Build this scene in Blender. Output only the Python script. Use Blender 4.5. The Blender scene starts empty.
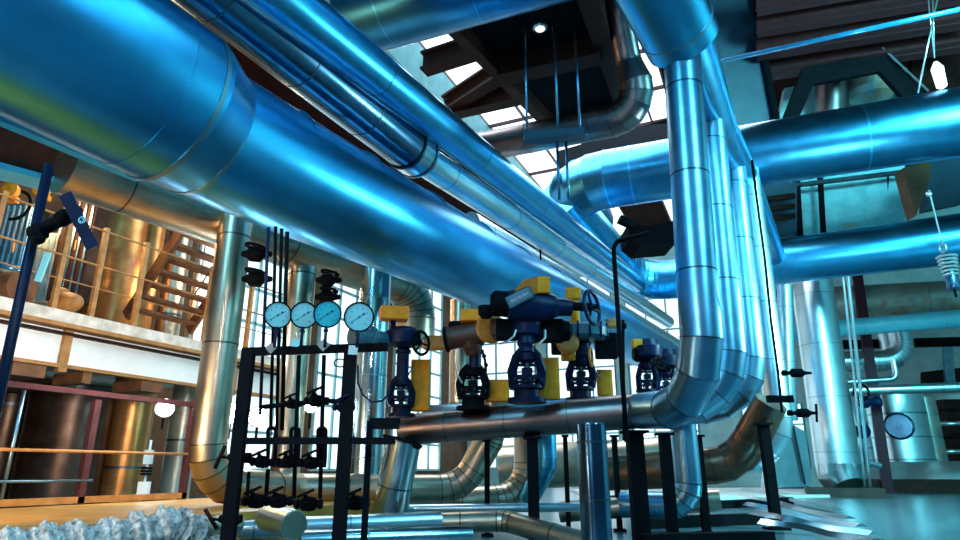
import bpy, bmesh, math, random
from mathutils import Vector, Matrix
random.seed(7)
C = bpy.context.scene.collection
V = Vector
# ------------------------------------------------------------------ camera
FPX, CX, CY, CAMH = 630.0, 480.0, 270.0, 0.8
YAW, PITCH = math.radians(24.05), math.radians(17.6)
CAM = V((0, 0, CAMH))
FH = V((-math.sin(YAW), math.cos(YAW), 0))
R_ = V((math.cos(YAW), math.sin(YAW), 0))
F_ = (FH * math.cos(PITCH) + V((0, 0, 1)) * math.sin(PITCH)).normalized()
U_ = R_.cross(F_).normalized()
X, Y, Z = V((1, 0, 0)), V((0, 1, 0)), V((0, 0, 1))
def ray(px, py): return F_ + R_ * ((px - CX) / FPX) - U_ * ((py - CY) / FPX)
def P(px, py, d): return CAM + ray(px, py) * d
def hz(px, py, z): r = ray(px, py); return CAM + r * ((z - CAMH) / r.z)
def hx(px, py, x): r = ray(px, py); return CAM + r * (x / r.x)
def hy(px, py, y): r = ray(px, py); return CAM + r * (y / r.y)
def proj(p):
    q = p - CAM; d = q.dot(F_)
    return CX + FPX * q.dot(R_) / d, CY - FPX * q.dot(U_) / d, d
def down(p, py):               # the point straight above / below p that is seen at row py
    q = p - CAM; k = (CY - py) / FPX
    t = (k * q.dot(F_) - q.dot(U_)) / (U_.z - k * F_.z)
    return p + Z * t
def atz(p, z): return V((p.x, p.y, z))
cam_data = bpy.data.cameras.new('camera'); cam = bpy.data.objects.new('camera', cam_data); C.objects.link(cam)
cam_data.sensor_width = 36; cam_data.lens = FPX / 960 * 36; cam_data.clip_end = 300
cam.matrix_world = Matrix.Translation(CAM) @ Matrix((R_, U_, -F_)).transposed().to_4x4()
bpy.context.scene.camera = cam

# ------------------------------------------------------------------ materials
def newmat(name):
    m = bpy.data.materials.new(name); m.use_nodes = True
    nt = m.node_tree; return m, nt, nt.nodes['Principled BSDF']
def nd(nt, t, **k):
    n = nt.nodes.new(t)
    for a, b in k.items(): setattr(n, a, b)
    return n
def ramp(nt, fac, stops):
    r = nd(nt, 'ShaderNodeValToRGB'); e = r.color_ramp.elements
    while len(e) < len(stops): e.new(0.5)
    for i, (p, c) in enumerate(stops):
        e[i].position = p; e[i].color = (*c, 1) if len(c) == 3 else c
    nt.links.new(fac, r.inputs[0]); return r.outputs[0]
def noise(nt, scale, detail=4, coord='Object', mapping=None, rough=.55):
    tc = nd(nt, 'ShaderNodeTexCoord'); mp = nd(nt, 'ShaderNodeMapping')
    if mapping: mp.inputs['Scale'].default_value = mapping
    nt.links.new(tc.outputs[coord], mp.inputs[0])
    n = nd(nt, 'ShaderNodeTexNoise'); n.inputs['Scale'].default_value = scale
    n.inputs['Detail'].default_value = detail; n.inputs['Roughness'].default_value = rough
    nt.links.new(mp.outputs[0], n.inputs['Vector']); return n.outputs[0]
def bump(nt, b, pairs):
    prev = None
    for h, st, dist in pairs:
        n = nd(nt, 'ShaderNodeBump'); n.inputs['Strength'].default_value = st; n.inputs['Distance'].default_value = dist
        nt.links.new(h, n.inputs['Height'])
        if prev: nt.links.new(prev, n.inputs['Normal'])
        prev = n.outputs[0]
    nt.links.new(prev, b.inputs['Normal'])
def metal(name, c1, c2, rough=(.29, .42), dent=.5, stain=None, brush=.25, stain_at=(.58, .72), sscale=1.1, metallic=1.0):
    m, nt, b = newmat(name)
    col = ramp(nt, noise(nt, 3.0, 6), [(.3, c1), (.7, c2)])
    if stain:
        f = ramp(nt, noise(nt, sscale, 8, rough=.7), [(stain_at[0], (0, 0, 0)), (stain_at[1], (1, 1, 1))])
        mx = nd(nt, 'ShaderNodeMix', data_type='RGBA'); nt.links.new(f, mx.inputs[0]); nt.links.new(col, mx.inputs[6])
        mx.inputs[7].default_value = (*stain, 1); col = mx.outputs[2]
        mf = ramp(nt, f, [(0, (metallic,) * 3), (1, (.35,) * 3)]); nt.links.new(mf, b.inputs['Metallic'])
    else: b.inputs['Metallic'].default_value = metallic
    nt.links.new(col, b.inputs['Base Color'])
    br = noise(nt, 1.0, 3, 'UV', (1.5, 45, 1)); big = noise(nt, 1.4, 1); scr = noise(nt, 2.5, 5)
    rr = ramp(nt, scr, [(.3, (rough[0],) * 3), (.75, (rough[1],) * 3)]); nt.links.new(rr, b.inputs['Roughness'])
    bump(nt, b, [(br, brush * .5, .0012), (big, dent * .12, .02)])
    return m
def plain(name, c1, c2, rough=.6, metallic=0.0, scale=6, bmp=.2, spec=.5):
    m, nt, b = newmat(name)
    n = noise(nt, scale, 6, rough=.65); nt.links.new(ramp(nt, n, [(.32, c1), (.68, c2)]), b.inputs['Base Color'])
    b.inputs['Roughness'].default_value = rough; b.inputs['Metallic'].default_value = metallic; b.inputs['Specular IOR Level'].default_value = spec
    if bmp: bump(nt, b, [(n, bmp, .01)])
    return m
def glow(name, col, s):
    m, nt, b = newmat(name); b.inputs['Base Color'].default_value = (*col, 1)
    b.inputs['Emission Color'].default_value = (*col, 1); b.inputs['Emission Strength'].default_value = s; return m
M = {}
M['duct'] = metal('blue duct cladding', (.045, .36, .66), (.06, .44, .76), (.28, .32), .25)  # aluminium cladding; the cyan tone of the light is put into its colour
M['ductd'] = metal('deep blue duct cladding', (.03, .20, .38), (.05, .28, .48), (.28, .34), .25)  # same cladding with the cyan light tone in its colour, darker
M['bluel'] = plain('light cyan pipe paint', (.08, .45, .58), (.12, .55, .68), .4, 0, 2)
M['blue'] = metal('blue pipe cladding', (.05, .38, .64), (.08, .48, .76), (.28, .34), .5)  # aluminium pipe cladding, likewise tinted for the cyan light
M['steelblue'] = metal('dull blue sheet', (.06, .22, .38), (.10, .33, .50), (.29, .42), .5)
M['dark'] = metal('dark blue steel pipe', (.05, .12, .2), (.10, .2, .3), (.17, .26), .4)
M['alu'] = metal('aluminium cladding', (.36, .50, .56), (.52, .64, .68), (.17, .26), .8)
M['bright'] = metal('bright aluminium cladding', (.52, .70, .76), (.66, .82, .86), (.28, .36), .6)
M['col'] = metal('column cladding', (.12, .36, .54), (.30, .52, .66), (.28, .36), 1.0, stain=(.20, .17, .15), stain_at=(.66, .8), sscale=1.6)
M['warm'] = metal('aged aluminium cladding', (.42, .34, .24), (.60, .50, .38), (.29, .42), .7, stain=(.22, .14, .08), stain_at=(.6, .78))
M['main'] = metal('tarnished pipe cladding', (.15, .13, .14), (.25, .20, .19), (.29, .42), .6, stain=(.16, .11, .1), stain_at=(.58, .75), sscale=2)
M['seam'] = metal('seam steel', (.16, .28, .34), (.30, .45, .52), (.29, .42), .2)
M['seamw'] = metal('brown seam steel', (.12, .08, .05), (.2, .14, .09), (.29, .42), .2)
M['seamd'] = metal('dark seam steel', (.05, .08, .1), (.10, .14, .17), (.29, .42), .2)
M['rustpipe'] = metal('rusty insulated pipe', (.28, .42, .42), (.45, .42, .34), (.29, .42), .7, stain=(.38, .17, .08), stain_at=(.5, .68), metallic=.5)
M['elbow_rust'] = metal('rusty elbow', (.14, .06, .03), (.26, .14, .08), (.29, .42), .8, stain=(.08, .06, .05), stain_at=(.5, .6), sscale=3, metallic=.7)
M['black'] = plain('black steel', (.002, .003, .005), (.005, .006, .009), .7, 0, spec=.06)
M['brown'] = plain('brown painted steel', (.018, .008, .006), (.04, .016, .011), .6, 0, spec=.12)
M['maroon'] = plain('maroon painted steel', (.05, .012, .014), (.09, .022, .025), .45, .2)
M['purple'] = plain('plum painted steel', (.035, .008, .02), (.055, .014, .03), .5, 0, spec=.15)
M['orange'] = plain('orange painted steel', (.28, .11, .025), (.50, .23, .06), .55, 0)
M['rust'] = plain('rusty steel', (.05, .016, .007), (.26, .10, .03), .7, 0, 2.5)
M['ochre'] = plain('ochre concrete floor', (.42, .17, .02), (.72, .34, .05), .5, 0, 2)
M['white'] = plain('white plaster', (.78, .78, .76), (.92, .91, .88), .85, 0, 1.5)
M['block'] = plain('stained white concrete', (.42, .36, .28), (.85, .80, .72), .85, 0, 3)
M['navy'] = plain('navy machine paint', (.0006, .003, .016), (.001, .008, .036), .42, 0, 8, spec=.12)
M['navyb'] = plain('blue machine paint', (.0008, .006, .03), (.0015, .015, .065), .38, 0, 8, spec=.2)
M['teal'] = plain('blue grey enamel', (.015, .08, .13), (.04, .14, .2), .4, 0, 8)
M['yellow'] = plain('yellow machine paint', (.62, .20, .008), (.80, .30, .02), .5, 0, 12, spec=.15)
M['yorange'] = plain('orange yellow machine paint', (.40, .12, .01), (.58, .20, .02), .45, 0, 8)
M['umber'] = plain('brown cap paint', (.04, .014, .008), (.09, .03, .014), .45, 0, 8)
M['face'] = plain('gauge dial enamel', (.22, .60, .68), (.26, .66, .74), .35, 0, 2, 0)
M['faced'] = plain('darker gauge dial enamel', (.03, .42, .55), (.04, .48, .62), .35, 0, 2, 0)
M['ink'] = plain('black ink', (.005, .01, .015), (.008, .012, .02), .5, 0, 2, 0)
M['tag'] = plain('pale plastic', (.35, .5, .55), (.55, .7, .72), .5, 0, 8, 0)
M['tagd'] = plain('grey card', (.2, .2, .2), (.36, .34, .32), .6, 0, 8, 0)
M['floor'] = plain('smooth grey concrete', (.03, .10, .13), (.10, .19, .22), .25, 0, 1.2, .1)
M['wallc'] = plain('pale painted wall', (.22, .46, .50), (.50, .72, .74), .8, 0, .8)
M['wallb'] = plain('brown wall', (.07, .03, .014), (.18, .085, .035), .8, 0, 1.0)
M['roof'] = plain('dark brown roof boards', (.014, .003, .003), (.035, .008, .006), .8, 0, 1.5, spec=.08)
M['panelb'] = plain('blue grey sheet panel', (.006, .03, .06), (.015, .06, .10), .45, .2, 2)
M['panelc'] = plain('cyan wall sheet', (.10, .32, .38), (.20, .48, .54), .5, .3, 2)
M['wool'] = plain('mineral wool', (.12, .12, .12), (.95, .95, .93), .95, 0, 22, 1)
M['pit'] = plain('dark dirty floor', (.02, .018, .016), (.06, .045, .035), .7, 0, 2)
M['tankw'] = metal('copper brown tank', (.34, .14, .04), (.52, .26, .08), (.29, .42), .5, stain=(.16, .07, .03), stain_at=(.5, .68), metallic=.8)
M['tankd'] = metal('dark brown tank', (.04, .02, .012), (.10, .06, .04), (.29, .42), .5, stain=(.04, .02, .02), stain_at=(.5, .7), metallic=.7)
M['sky'] = glow('daylit window glass', (.90, .97, 1.0), 1.7)
M['skyw'] = glow('daylit wall window glass', (.80, .93, 1.0), 1.15)
M['skyc'] = glow('daylit blue window glass', (.55, .85, 1.0), 1.6)
M['lamp'] = glow('floodlight glass', (.75, .95, 1.0), 60)
M['strap'] = plain('bright zinc', (.5, .6, .62), (.7, .8, .8), .3, .9, 6)
M['glassblue'] = plain('blue lens', (.02, .25, .5), (.03, .35, .62), .2, .2, 6, 0)

# ------------------------------------------------------------------ mesh builder
class MB:
    def __init__(s): s.b = bmesh.new(); s.uv = s.b.loops.layers.uv.new('UVMap')
    def tube(s, pts, r, seg=32, caps=True, sq=1.0):
        pts = [V(p) for p in pts]; n = len(pts); rs = r if isinstance(r, (list, tuple)) else [r] * n
        t = [(pts[i + 1] - pts[i]).normalized() for i in range(n - 1)]
        a = Z if abs(t[0].z) < .9 else X
        u = (a - t[0] * a.dot(t[0])).normalized(); rings = []; L = [0]; bend = []
        for i in range(n - 1): L.append(L[-1] + (pts[i + 1] - pts[i]).length)
        for i in range(n):
            ti = t[max(i - 1, 0)]; to = t[min(i, n - 2)]
            bis = ti + to; bis = bis.normalized() if bis.length > 1e-6 else ti
            v = ti.cross(u); ring = []
            for k in range(seg):
                an = 2 * math.pi * k / seg; w = (u * math.cos(an) + v * math.sin(an)) * rs[i]
                w = w - ti * (w.dot(bis) / max(ti.dot(bis), .3)); ring.append(s.b.verts.new(pts[i] + w))
            rings.append(ring); bend.append(ti.angle(to) > .14)
            if 0 < i < n - 1:
                q = ti.rotation_difference(to); u = (q @ u); u = (u - to * u.dot(to)).normalized()
        for i in range(n - 1):
            for k in range(seg):
                k2 = (k + 1) % seg
                f = s.b.faces.new((rings[i][k], rings[i][k2], rings[i + 1][k2], rings[i + 1][k])); f.smooth = True
                ua, ub = 2 * math.pi * k / seg * rs[i], 2 * math.pi * (k + 1) / seg * rs[i]
                for lp, uvv in zip(f.loops, ((ua, L[i]), (ub, L[i]), (ub, L[i + 1]), (ua, L[i + 1]))): lp[s.uv].uv = uvv
        for i in range(1, n - 1):
            if bend[i]:
                for k in range(seg):
                    e = s.b.edges.get((rings[i][k], rings[i][(k + 1) % seg]))
                    if e and seg > 24: e.smooth = False
        if caps: s.b.faces.new(list(reversed(rings[0]))); s.b.faces.new(rings[-1])
        return s
    def cyl(s, a, b, r, r2=None, seg=24): return s.tube([a, b], [r, r if r2 is None else r2], seg)
    def lathe(s, p, ax, prof, seg=32):      # prof: (distance along axis, radius)
        ax = V(ax).normalized(); a = Z if abs(ax.z) < .9 else X
        u = (a - ax * a.dot(ax)).normalized(); v = ax.cross(u); rings = []
        for (h, r) in prof:
            rings.append([s.b.verts.new(V(p) + ax * h + (u * math.cos(2 * math.pi * k / seg) + v * math.sin(2 * math.pi * k / seg)) * max(r, 1e-4)) for k in range(seg)])
        for i in range(len(prof) - 1):
            for k in range(seg):
                k2 = (k + 1) % seg
                f = s.b.faces.new((rings[i][k], rings[i][k2], rings[i + 1][k2], rings[i + 1][k])); f.smooth = True
                for lp, uvv in zip(f.loops, ((k / seg, prof[i][0]), ((k + 1) / seg, prof[i][0]), ((k + 1) / seg, prof[i + 1][0]), (k / seg, prof[i + 1][0]))): lp[s.uv].uv = uvv
        s.b.faces.new(list(reversed(rings[0]))); s.b.faces.new(rings[-1]); return s
    def box(s, c, d, rot=None, bev=0, taper=None):
        hx_, hy_, hz_ = d[0] / 2, d[1] / 2, d[2] / 2; rot = rot or Matrix.Identity(3); vs = []
        for sx in (-1, 1):
            for sy in (-1, 1):
                for sz in (-1, 1):
                    k = taper if (taper and sz > 0) else 1
                    vs.append(s.b.verts.new(V(c) + rot @ V((sx * hx_ * k, sy * hy_ * k, sz * hz_))))
        fs = [s.b.faces.new([vs[i] for i in q]) for q in ((0, 1, 3, 2), (4, 6, 7, 5), (0, 4, 5, 1), (2, 3, 7, 6), (0, 2, 6, 4), (1, 5, 7, 3))]
        if bev:
            es = list({e for f in fs for e in f.edges})
            bmesh.ops.bevel(s.b, geom=es, offset=bev, segments=2, profile=.6, affect='EDGES')
        return s
    def bar(s, a, b, w, h, up=Z, bev=0):     # a square bar from a to b: w across, h along `up`
        a, b = V(a), V(b); t = (b - a).normalized(); side = t.cross(up)
        side = side.normalized() if side.length > 1e-5 else X; u2 = side.cross(t).normalized()
        return s.box((a + b) / 2, ((b - a).length, w, h), Matrix((t, side, u2)).transposed(), bev)
    def prism(s, poly, off):                 # polygon of world points extruded by off
        off = V(off); A = [s.b.verts.new(V(p)) for p in poly]; B = [s.b.verts.new(V(p) + off) for p in poly]; n = len(poly)
        s.b.faces.new(A); s.b.faces.new(list(reversed(B)))
        for i in range(n): s.b.faces.new((A[i], B[i], B[(i + 1) % n], A[(i + 1) % n]))
        return s
    def torus(s, c, ax, R, r, seg=32, sub=10, arc=1.0, start=0):
        ax = V(ax).normalized(); a = Z if abs(ax.z) < .9 else X
        u = (a - ax * a.dot(ax)).normalized(); v = ax.cross(u)
        pts = [V(c) + (u * math.cos(start + 2 * math.pi * arc * k / seg) + v * math.sin(start + 2 * math.pi * arc * k / seg)) * R for k in range(seg + (arc < 1))]
        if arc < 1: return s.tube(pts, r, sub)
        rings = []
        for k, p in enumerate(pts):
            rad = (p - V(c)).normalized()
            rings.append([s.b.verts.new(p + (rad * math.cos(2 * math.pi * j / sub) + ax * math.sin(2 * math.pi * j / sub)) * r) for j in range(sub)])
        for k in range(seg):
            for j in range(sub):
                f = s.b.faces.new((rings[k][j], rings[(k + 1) % seg][j], rings[(k + 1) % seg][(j + 1) % sub], rings[k][(j + 1) % sub])); f.smooth = True
        return s
    def ball(s, c, r, sc=(1, 1, 1), seg=16):
        mt = Matrix.Translation(V(c)) @ Matrix.Diagonal((r * sc[0], r * sc[1], r * sc[2], 1))
        g = bmesh.ops.create_uvsphere(s.b, u_segments=seg, v_segments=seg // 2 + 2, radius=1, matrix=mt)
        for v in g['verts']:
            for f in v.link_faces: f.smooth = True
        return s
    def pts(s): return [v.co.copy() for v in s.b.verts]
    def obj(s, name, mat, origin, sharp=13):
        bmesh.ops.recalc_face_normals(s.b, faces=s.b.faces)
        sa = math.radians(max(sharp, 14))
        for e in s.b.edges:
            if len(e.link_faces) == 2 and e.smooth and e.calc_face_angle(0) > sa: e.smooth = False
        me = bpy.data.meshes.new(name)
        for v in s.b.verts: v.co -= origin
        s.b.to_mesh(me); s.b.free()
        me.materials.append(mat if not isinstance(mat, str) else M[mat])
        o = bpy.data.objects.new(name, me); C.objects.link(o); return o
class T:                                     # a thing: an Empty at its base (or one mesh) with its parts
    def __init__(s, name, label, cat, group=None): s.a = (name, label, cat, group); s.ps = []
    def part(s, name, mb, mat, parent=None, label=None, sharp=13):
        s.ps.append([name, mb, mat, parent, label, sharp]); return len(s.ps) - 1
    def end(s):
        allp = [p for q in s.ps for p in q[1].pts()]
        base = V((sum(p.x for p in allp) / len(allp), sum(p.y for p in allp) / len(allp), min(p.z for p in allp)))
        name, label, cat, group = s.a
        if len(s.ps) == 1:
            q = s.ps[0]; root = q[1].obj(name, q[2], base, q[5]); root.location = base
        else:
            root = bpy.data.objects.new(name, None); C.objects.link(root); root.location = base; root.empty_display_size = .1; os = []
            for q in s.ps:
                o = q[1].obj(q[0], q[2], base, q[5]); os.append(o); o.parent = root if q[3] is None else os[q[3]]
                if q[4]: o['label'] = q[4]
        root['label'] = label; root['category'] = cat
        if group: root['group'] = group
        return root
def single(name, label, cat, mb, mat, group=None, sharp=13):
    t = T(name, label, cat, group); t.part(name, mb, mat, sharp=sharp); return t.end()
def struct(name, mb, mat, parts=()):
    base = V((0, 0, 0)); o = mb.obj(name, mat, base, 30); o['kind'] = 'structure'
    for n, m2, mt in parts: c = m2.obj(n, mt, base, 30); c.parent = o
    return o
def fillet(pts, R, n=5, rr=None):
    pts = [V(p) for p in pts]; out = [pts[0]]; arc = []; ro = [rr[0]] if rr else None
    for i in range(1, len(pts) - 1):
        c = pts[i]; a = (pts[i - 1] - c).normalized(); b = (pts[i + 1] - c).normalized()
        th = math.pi - a.angle(b); Ri = R[i - 1] if isinstance(R, (list, tuple)) else R
        if th < .12 or Ri <= 0: out.append(c); ro and ro.append(rr[i]); continue
        tl = Ri * math.tan(th / 2); bis = (a + b).normalized(); cen = c + bis * (Ri / math.cos(th / 2)); s0 = c + a * tl - cen; nn = max(2, round(n * th / (math.pi / 2)))
        axis = s0.cross(c + b * tl - cen).normalized()
        for k in range(nn + 1):
            arc.append(len(out)); out.append(cen + Matrix.Rotation(th * k / nn, 3, axis) @ s0); ro and ro.append(rr[i])
    out.append(pts[-1]); ro and ro.append(rr[-1])
    return out, arc, ro
def pipe(name, label, cat, pts, r, mat, R=.4, n=5, every=1.4, band='seam', group=None, seg=40, bw=.007, bh=.004, extra=None, first=.6, caps=True):
    band = {'warm': 'seamw', 'col': 'seamd', 'main': 'seamd', 'duct': 'duct', 'ductd': 'duct', 'rustpipe': 'seamw', 'elbow_rust': 'seamd', 'blue': 'steelblue'}.get(mat, band) if band else band
    rr = list(r) if isinstance(r, (list, tuple)) else [r] * len(pts)
    path, arc, ro = fillet(pts, R, n, rr); t = T(name, label, cat, group)
    b = MB().tube(path, ro, seg, caps); t.part('cladding', b, mat)
    for i in range(len(path)):
        if i in arc and 0 < i < len(path) - 1:
            ti = (path[i] - path[i - 1]).normalized(); to = (path[i + 1] - path[i]).normalized()
            if band: bb = (ti + to).normalized(); t.part('elbow_seam', MB().tube([path[i] - bb * bw, path[i] + bb * bw], (ro[i] + bh) * 1.008, seg), band)
    if every and band:
        for i in range(len(path) - 1):
            if i in arc and i + 1 in arc: continue
            L = (path[i + 1] - path[i]).length; dd = (path[i + 1] - path[i]).normalized(); k = first
            while k < L - .15:
                c = path[i] + dd * k; rad = ro[i] + (ro[i + 1] - ro[i]) * k / L
                t.part('joint_band', MB().tube([c - dd * bw * 1.3, c + dd * bw * 1.3], rad + bh, seg), band); k += every
    if extra: extra(t)
    return t.end()
RC = Matrix((R_, FH, Z)).transposed()        # box axes: image right, away, up
def px(d): return d / FPX                    # metres per photo pixel at depth d
# ================================================================== SETTING
XL, XR, YB, YF, ZT = -17.0, 12.0, 36.0, -9.0, 15.0
struct('floor', MB().box(((XL + XR) / 2, (YB + YF) / 2, -.15), (XR - XL, YB - YF, .3)), 'floor')
# back wall with tall daylit windows
def wall_y(name, y, openings, mat, th=.3):
    b = MB(); xs = XL
    cuts = sorted(openings)
    for (x0, x1, z0, z1) in cuts:
        b.box(((xs + x0) / 2, y, ZT / 2), (x0 - xs, th, ZT)); b.box(((x0 + x1) / 2, y, z0 / 2), (x1 - x0, th, z0))
        b.box(((x0 + x1) / 2, y, (z1 + ZT) / 2), (x1 - x0, th, ZT - z1)); xs = x1
    b.box(((xs + XR) / 2, y, ZT / 2), (XR - xs, th, ZT)); return struct(name, b, mat)
def window(n, x0, x1, z0, z1, y, cols, rows, pane='sky'):
    f = MB(); w = x1 - x0; h = z1 - z0
    for i in range(cols + 1): f.box((x0 + w * i / cols, y - .08, (z0 + z1) / 2), (.09, .14, h))
    for j in range(rows + 1): f.box(((x0 + x1) / 2, y - .08, z0 + h * j / rows), (w, .12, .09))
    struct('window_%d' % n, f, 'wallc', [('pane', MB().box(((x0 + x1) / 2, y + .06, (z0 + z1) / 2), (w, .03, h)), pane)])
wins = [(-16.2, -12.4, .9, 12.0), (-11.6, -7.6, .9, 12.0), (-6.8, -3.4, .9, 12.0), (-1.2, 1.6, .9, 4.0)]
wall_y('wall_back', YB, wins, 'wallc')
for i, w in enumerate(wins): window(i + 1, *w, YB, 3, 6, 'skyc' if i == 3 else 'skyw')
struct('wall_left', MB().box((XL, (YB + YF) / 2, ZT / 2), (.3, YB - YF, ZT)), 'wallb')
struct('wall_right', MB().box((XR, (YB + 8) / 2, ZT / 2), (.3, YB - 8, ZT)), 'wallc')
# roof, with a glazed strip either side of the low black deck
s0, s1 = hz(446, 80, 14).x, hz(530, 60, 14).x
s2, s3 = hz(606, 70, 14).x, hz(640, 60, 14).x + .5
rf = MB(); y0 = 3.0
for (a, b_) in ((XL, s0), (s1, s2), (s3, XR)):
    rf.box(((a + b_) / 2, (YB + y0) / 2, 14.3), (b_ - a, YB - y0, .3))
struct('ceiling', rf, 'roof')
def skylight(n, xa, xb):
    g = MB()
    for k in range(12):
        yy = y0 + 1.2 + k * 2.4; g.box(((xa + xb) / 2, yy, 14.2), (xb - xa, .10, .12))
    for q in (0, .5, 1): g.box((xa + (xb - xa) * q, (YB + y0) / 2, 14.2), (.07, YB - y0, .12))
    struct('window_%d' % n, g, 'maroon', [('pane', MB().box(((xa + xb) / 2, (YB + y0) / 2, 14.32), (xb - xa, YB - y0, .03)), 'sky')])
skylight(6, s0, s1); skylight(7, s2, s3)
# the deep upstand beam under the left edge of the glazing
single('roof_beam', 'blue grey girder below the left edge of the roof glazing', 'beam', MB().box((s0 - .1, 18, 13.3), (.25, 28, 1.7)).box((s0 - .1, 18, 12.45), (.6, 28, .1)), 'panelc')
# low black deck hung below the roof
ZD = 7.7
a, b_, c_, d_ = hz(462, 26, ZD), hz(555, 122, ZD), hz(627, 106, ZD), hz(592, 0, ZD)
dk = MB(); e = (a - b_) * .9; e2 = (d_ - c_) * .9
dk.prism([a + e, b_, c_, d_ + e2], Z * .35)
t = T('ceiling_deck', 'black suspended deck hanging under the roof between the glazed strips', 'ceiling deck')
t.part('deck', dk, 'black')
t.part('edge_beam', MB().bar(a + e - Z * .05, b_ - Z * .05, .18, .5), 'brown')
t.part('edge_beam', MB().bar(d_ + e2 - Z * .05, c_ - Z * .05, .3, .5), 'brown')
t.part('cross_beam', MB().bar(hz(500, 72, ZD - .2), hz(600, 50, ZD - .2), .35, .35), 'brown')
t.part('cross_beam', MB().bar(b_ - Z * .1, c_ - Z * .1, .3, .4), 'brown')
t.end()
single('roof_girder', 'black girder behind the left end of the upper thick blue pipe', 'girder', MB().bar(P(560, 168, 17.5), P(720, 122, 16.5), .3, .9), 'black')
lp = hz(540, 26, ZD)
t = T('ceiling_lamp', 'small white round lamp in the black deck overhead', 'lamp')
t.part('housing', MB().lathe(lp, -Z, [(0, .12), (.05, .12), (.06, .09)]), 'strap')
t.part('lamp_glass', MB().lathe(lp - Z * .055, -Z, [(0, .085), (.015, .07)]), 'sky'); t.end()
for (p, q, w, lab) in ((hz(424, 64, 8.0), hz(492, 42, 8.0), .3, 'upper brown beam crossing under the glazed roof strip'),
                 (hz(446, 106, 8.1), hz(505, 68, 8.1), .3, 'slanting brown beam of the roof bracket'),
                 (hz(446, 110, 8.0), hz(524, 92, 8.0), .3, 'lower brown beam of the roof bracket crossing the glazing')):
    single('roof_beam', lab, 'beam', MB().bar(p, q, .09, w).bar(p + Z * .17, q + Z * .17, .28, .05).bar(p - Z * .17, q - Z * .17, .28, .05), 'brown')

# ================================================================== BIG PIPES RUNNING AWAY
p0, p1 = P(300, 180, 6.5), P(600, 326, 15.1)
ddir = (p1 - p0).normalized()
fat = [P(0, 2, 4.15) + (P(0, 2, 4.15) - P(172, 104, 5.2)) * 1.0, P(172, 104, 5.2)]
t = T('insulated_duct', 'huge blue clad duct narrowing through a cone, crossing the upper left', 'duct')
k0, k1 = P(171, 103.5, 5.19), P(200, 128, 5.5)
end = p0 + ddir * 17
fd = (k0 - fat[0]).normalized()
t.part('wide_section', MB().tube(fat, .68, 64), 'duct')
t.part('cone', MB().tube([k0 - fd * .1, k0, k1, k1 + ddir * .05], [.672, .672, .6, .6], 64), 'duct')
t.part('narrow_section', MB().tube([k1 + (k1 - p0).normalized() * .02, p0, end], .598, 64), 'duct')
fd = (k0 - fat[0]).normalized()
t.part('rim_band', MB().tube([k0 - fd * .02, k0 + fd * .02], .688, 64), 'seam', label='grey seam at the rim of the wide section')
t.part('joint_band', MB().tube([k0 - fd * .28, k0 - fd * .265], .683, 64), 'duct')
t.part('rim_band', MB().tube([k1 - ddir * .02, k1 + ddir * .02], .606, 64), 'seam')
for L in (.85, 1.95, 3.3, 4.7, 6.1, 7.6, 9.2, 11, 13): t.part('joint_band', MB().tube([k1 + ddir * L - ddir * .008, k1 + ddir * (L + .008)], .604, 64), 'duct')
t.end()
# thin bright pipe A
a0, a1 = P(377, 75, 7.1), P(600, 254, 15.7); ad = (a1 - a0).normalized()
pipe('insulated_pipe', 'long bright blue pipe running diagonally above the huge duct', 'pipe', [a0 - ad * 3.2, a1 + ad * 5.2], .25, 'blue', every=2.6, band='blue', bh=.004)
# pipe B, wide dark part then slimmer part
b0, b1 = P(250, 20, 6.0), P(419, 157, 8.6); bd = (b1 - b0).normalized()
def cuff(t):
    t.part('cuff', MB().tube([b1 - bd * .32, b1], .315, 40), 'alu', label='bright metal cuff')
    t.part('cuff_strap', MB().tube([b1 - bd * .33, b1 - bd * .3], .325, 40), 'seamd'); t.part('cuff_strap', MB().tube([b1 - bd * .06, b1 - bd * .03], .325, 40), 'seamd')
pipe('insulated_pipe', 'dark blue steel pipe ending in a bright cuff, between the duct and the bright pipe', 'pipe', [b0 - bd * 3, b1], .3, 'dark', every=1.1, band='seamd', extra=cuff, first=.4)
c0, c1 = P(424, 160, 8.65), P(668, 322, 23)
pipe('insulated_pipe', 'slimmer metallic pipe leading away from the cuffed end of the dark pipe', 'pipe', [c0, c1], .22, 'bright', every=2.2)
# second slim pipe underneath
pipe('insulated_pipe', 'thin pale pipe tucked between the huge duct and the metallic pipe', 'pipe', [P(470, 222, 11.5), P(690, 352, 26)], .2, 'bright', every=2.2)
pipe('insulated_pipe', 'blue pipe behind the bright pipe bending right in a ribbed elbow', 'pipe', [P(560, 196, 17.0), P(632, 282, 20.5), P(720, 276, 19.2)], .62, 'blue', R=1.3, n=8, every=2.5)
# pale pipe below the duct
e0, e1 = P(80, 168, 6.6), P(405, 285, 10.6); ed = (e1 - e0).normalized()
pipe('insulated_pipe', 'pale brown pipe running below the huge duct and bending down', 'pipe', [e0 - ed * .15, e1 + ed * .3, down(e1 + ed * .3, 345)], .33, 'warm', R=.55, n=6, every=2.2)
# top pipe D
D0, D1 = P(372, 4, 9.3), P(540, -46, 8.6); dd_ = (D1 - D0).normalized()
pipe('insulated_pipe', 'wide blue pipe crossing the top of the picture', 'pipe', [D0 - dd_ * .35, D1 + dd_ * 3], .68, 'ductd', every=1.35, seg=56)
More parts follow.
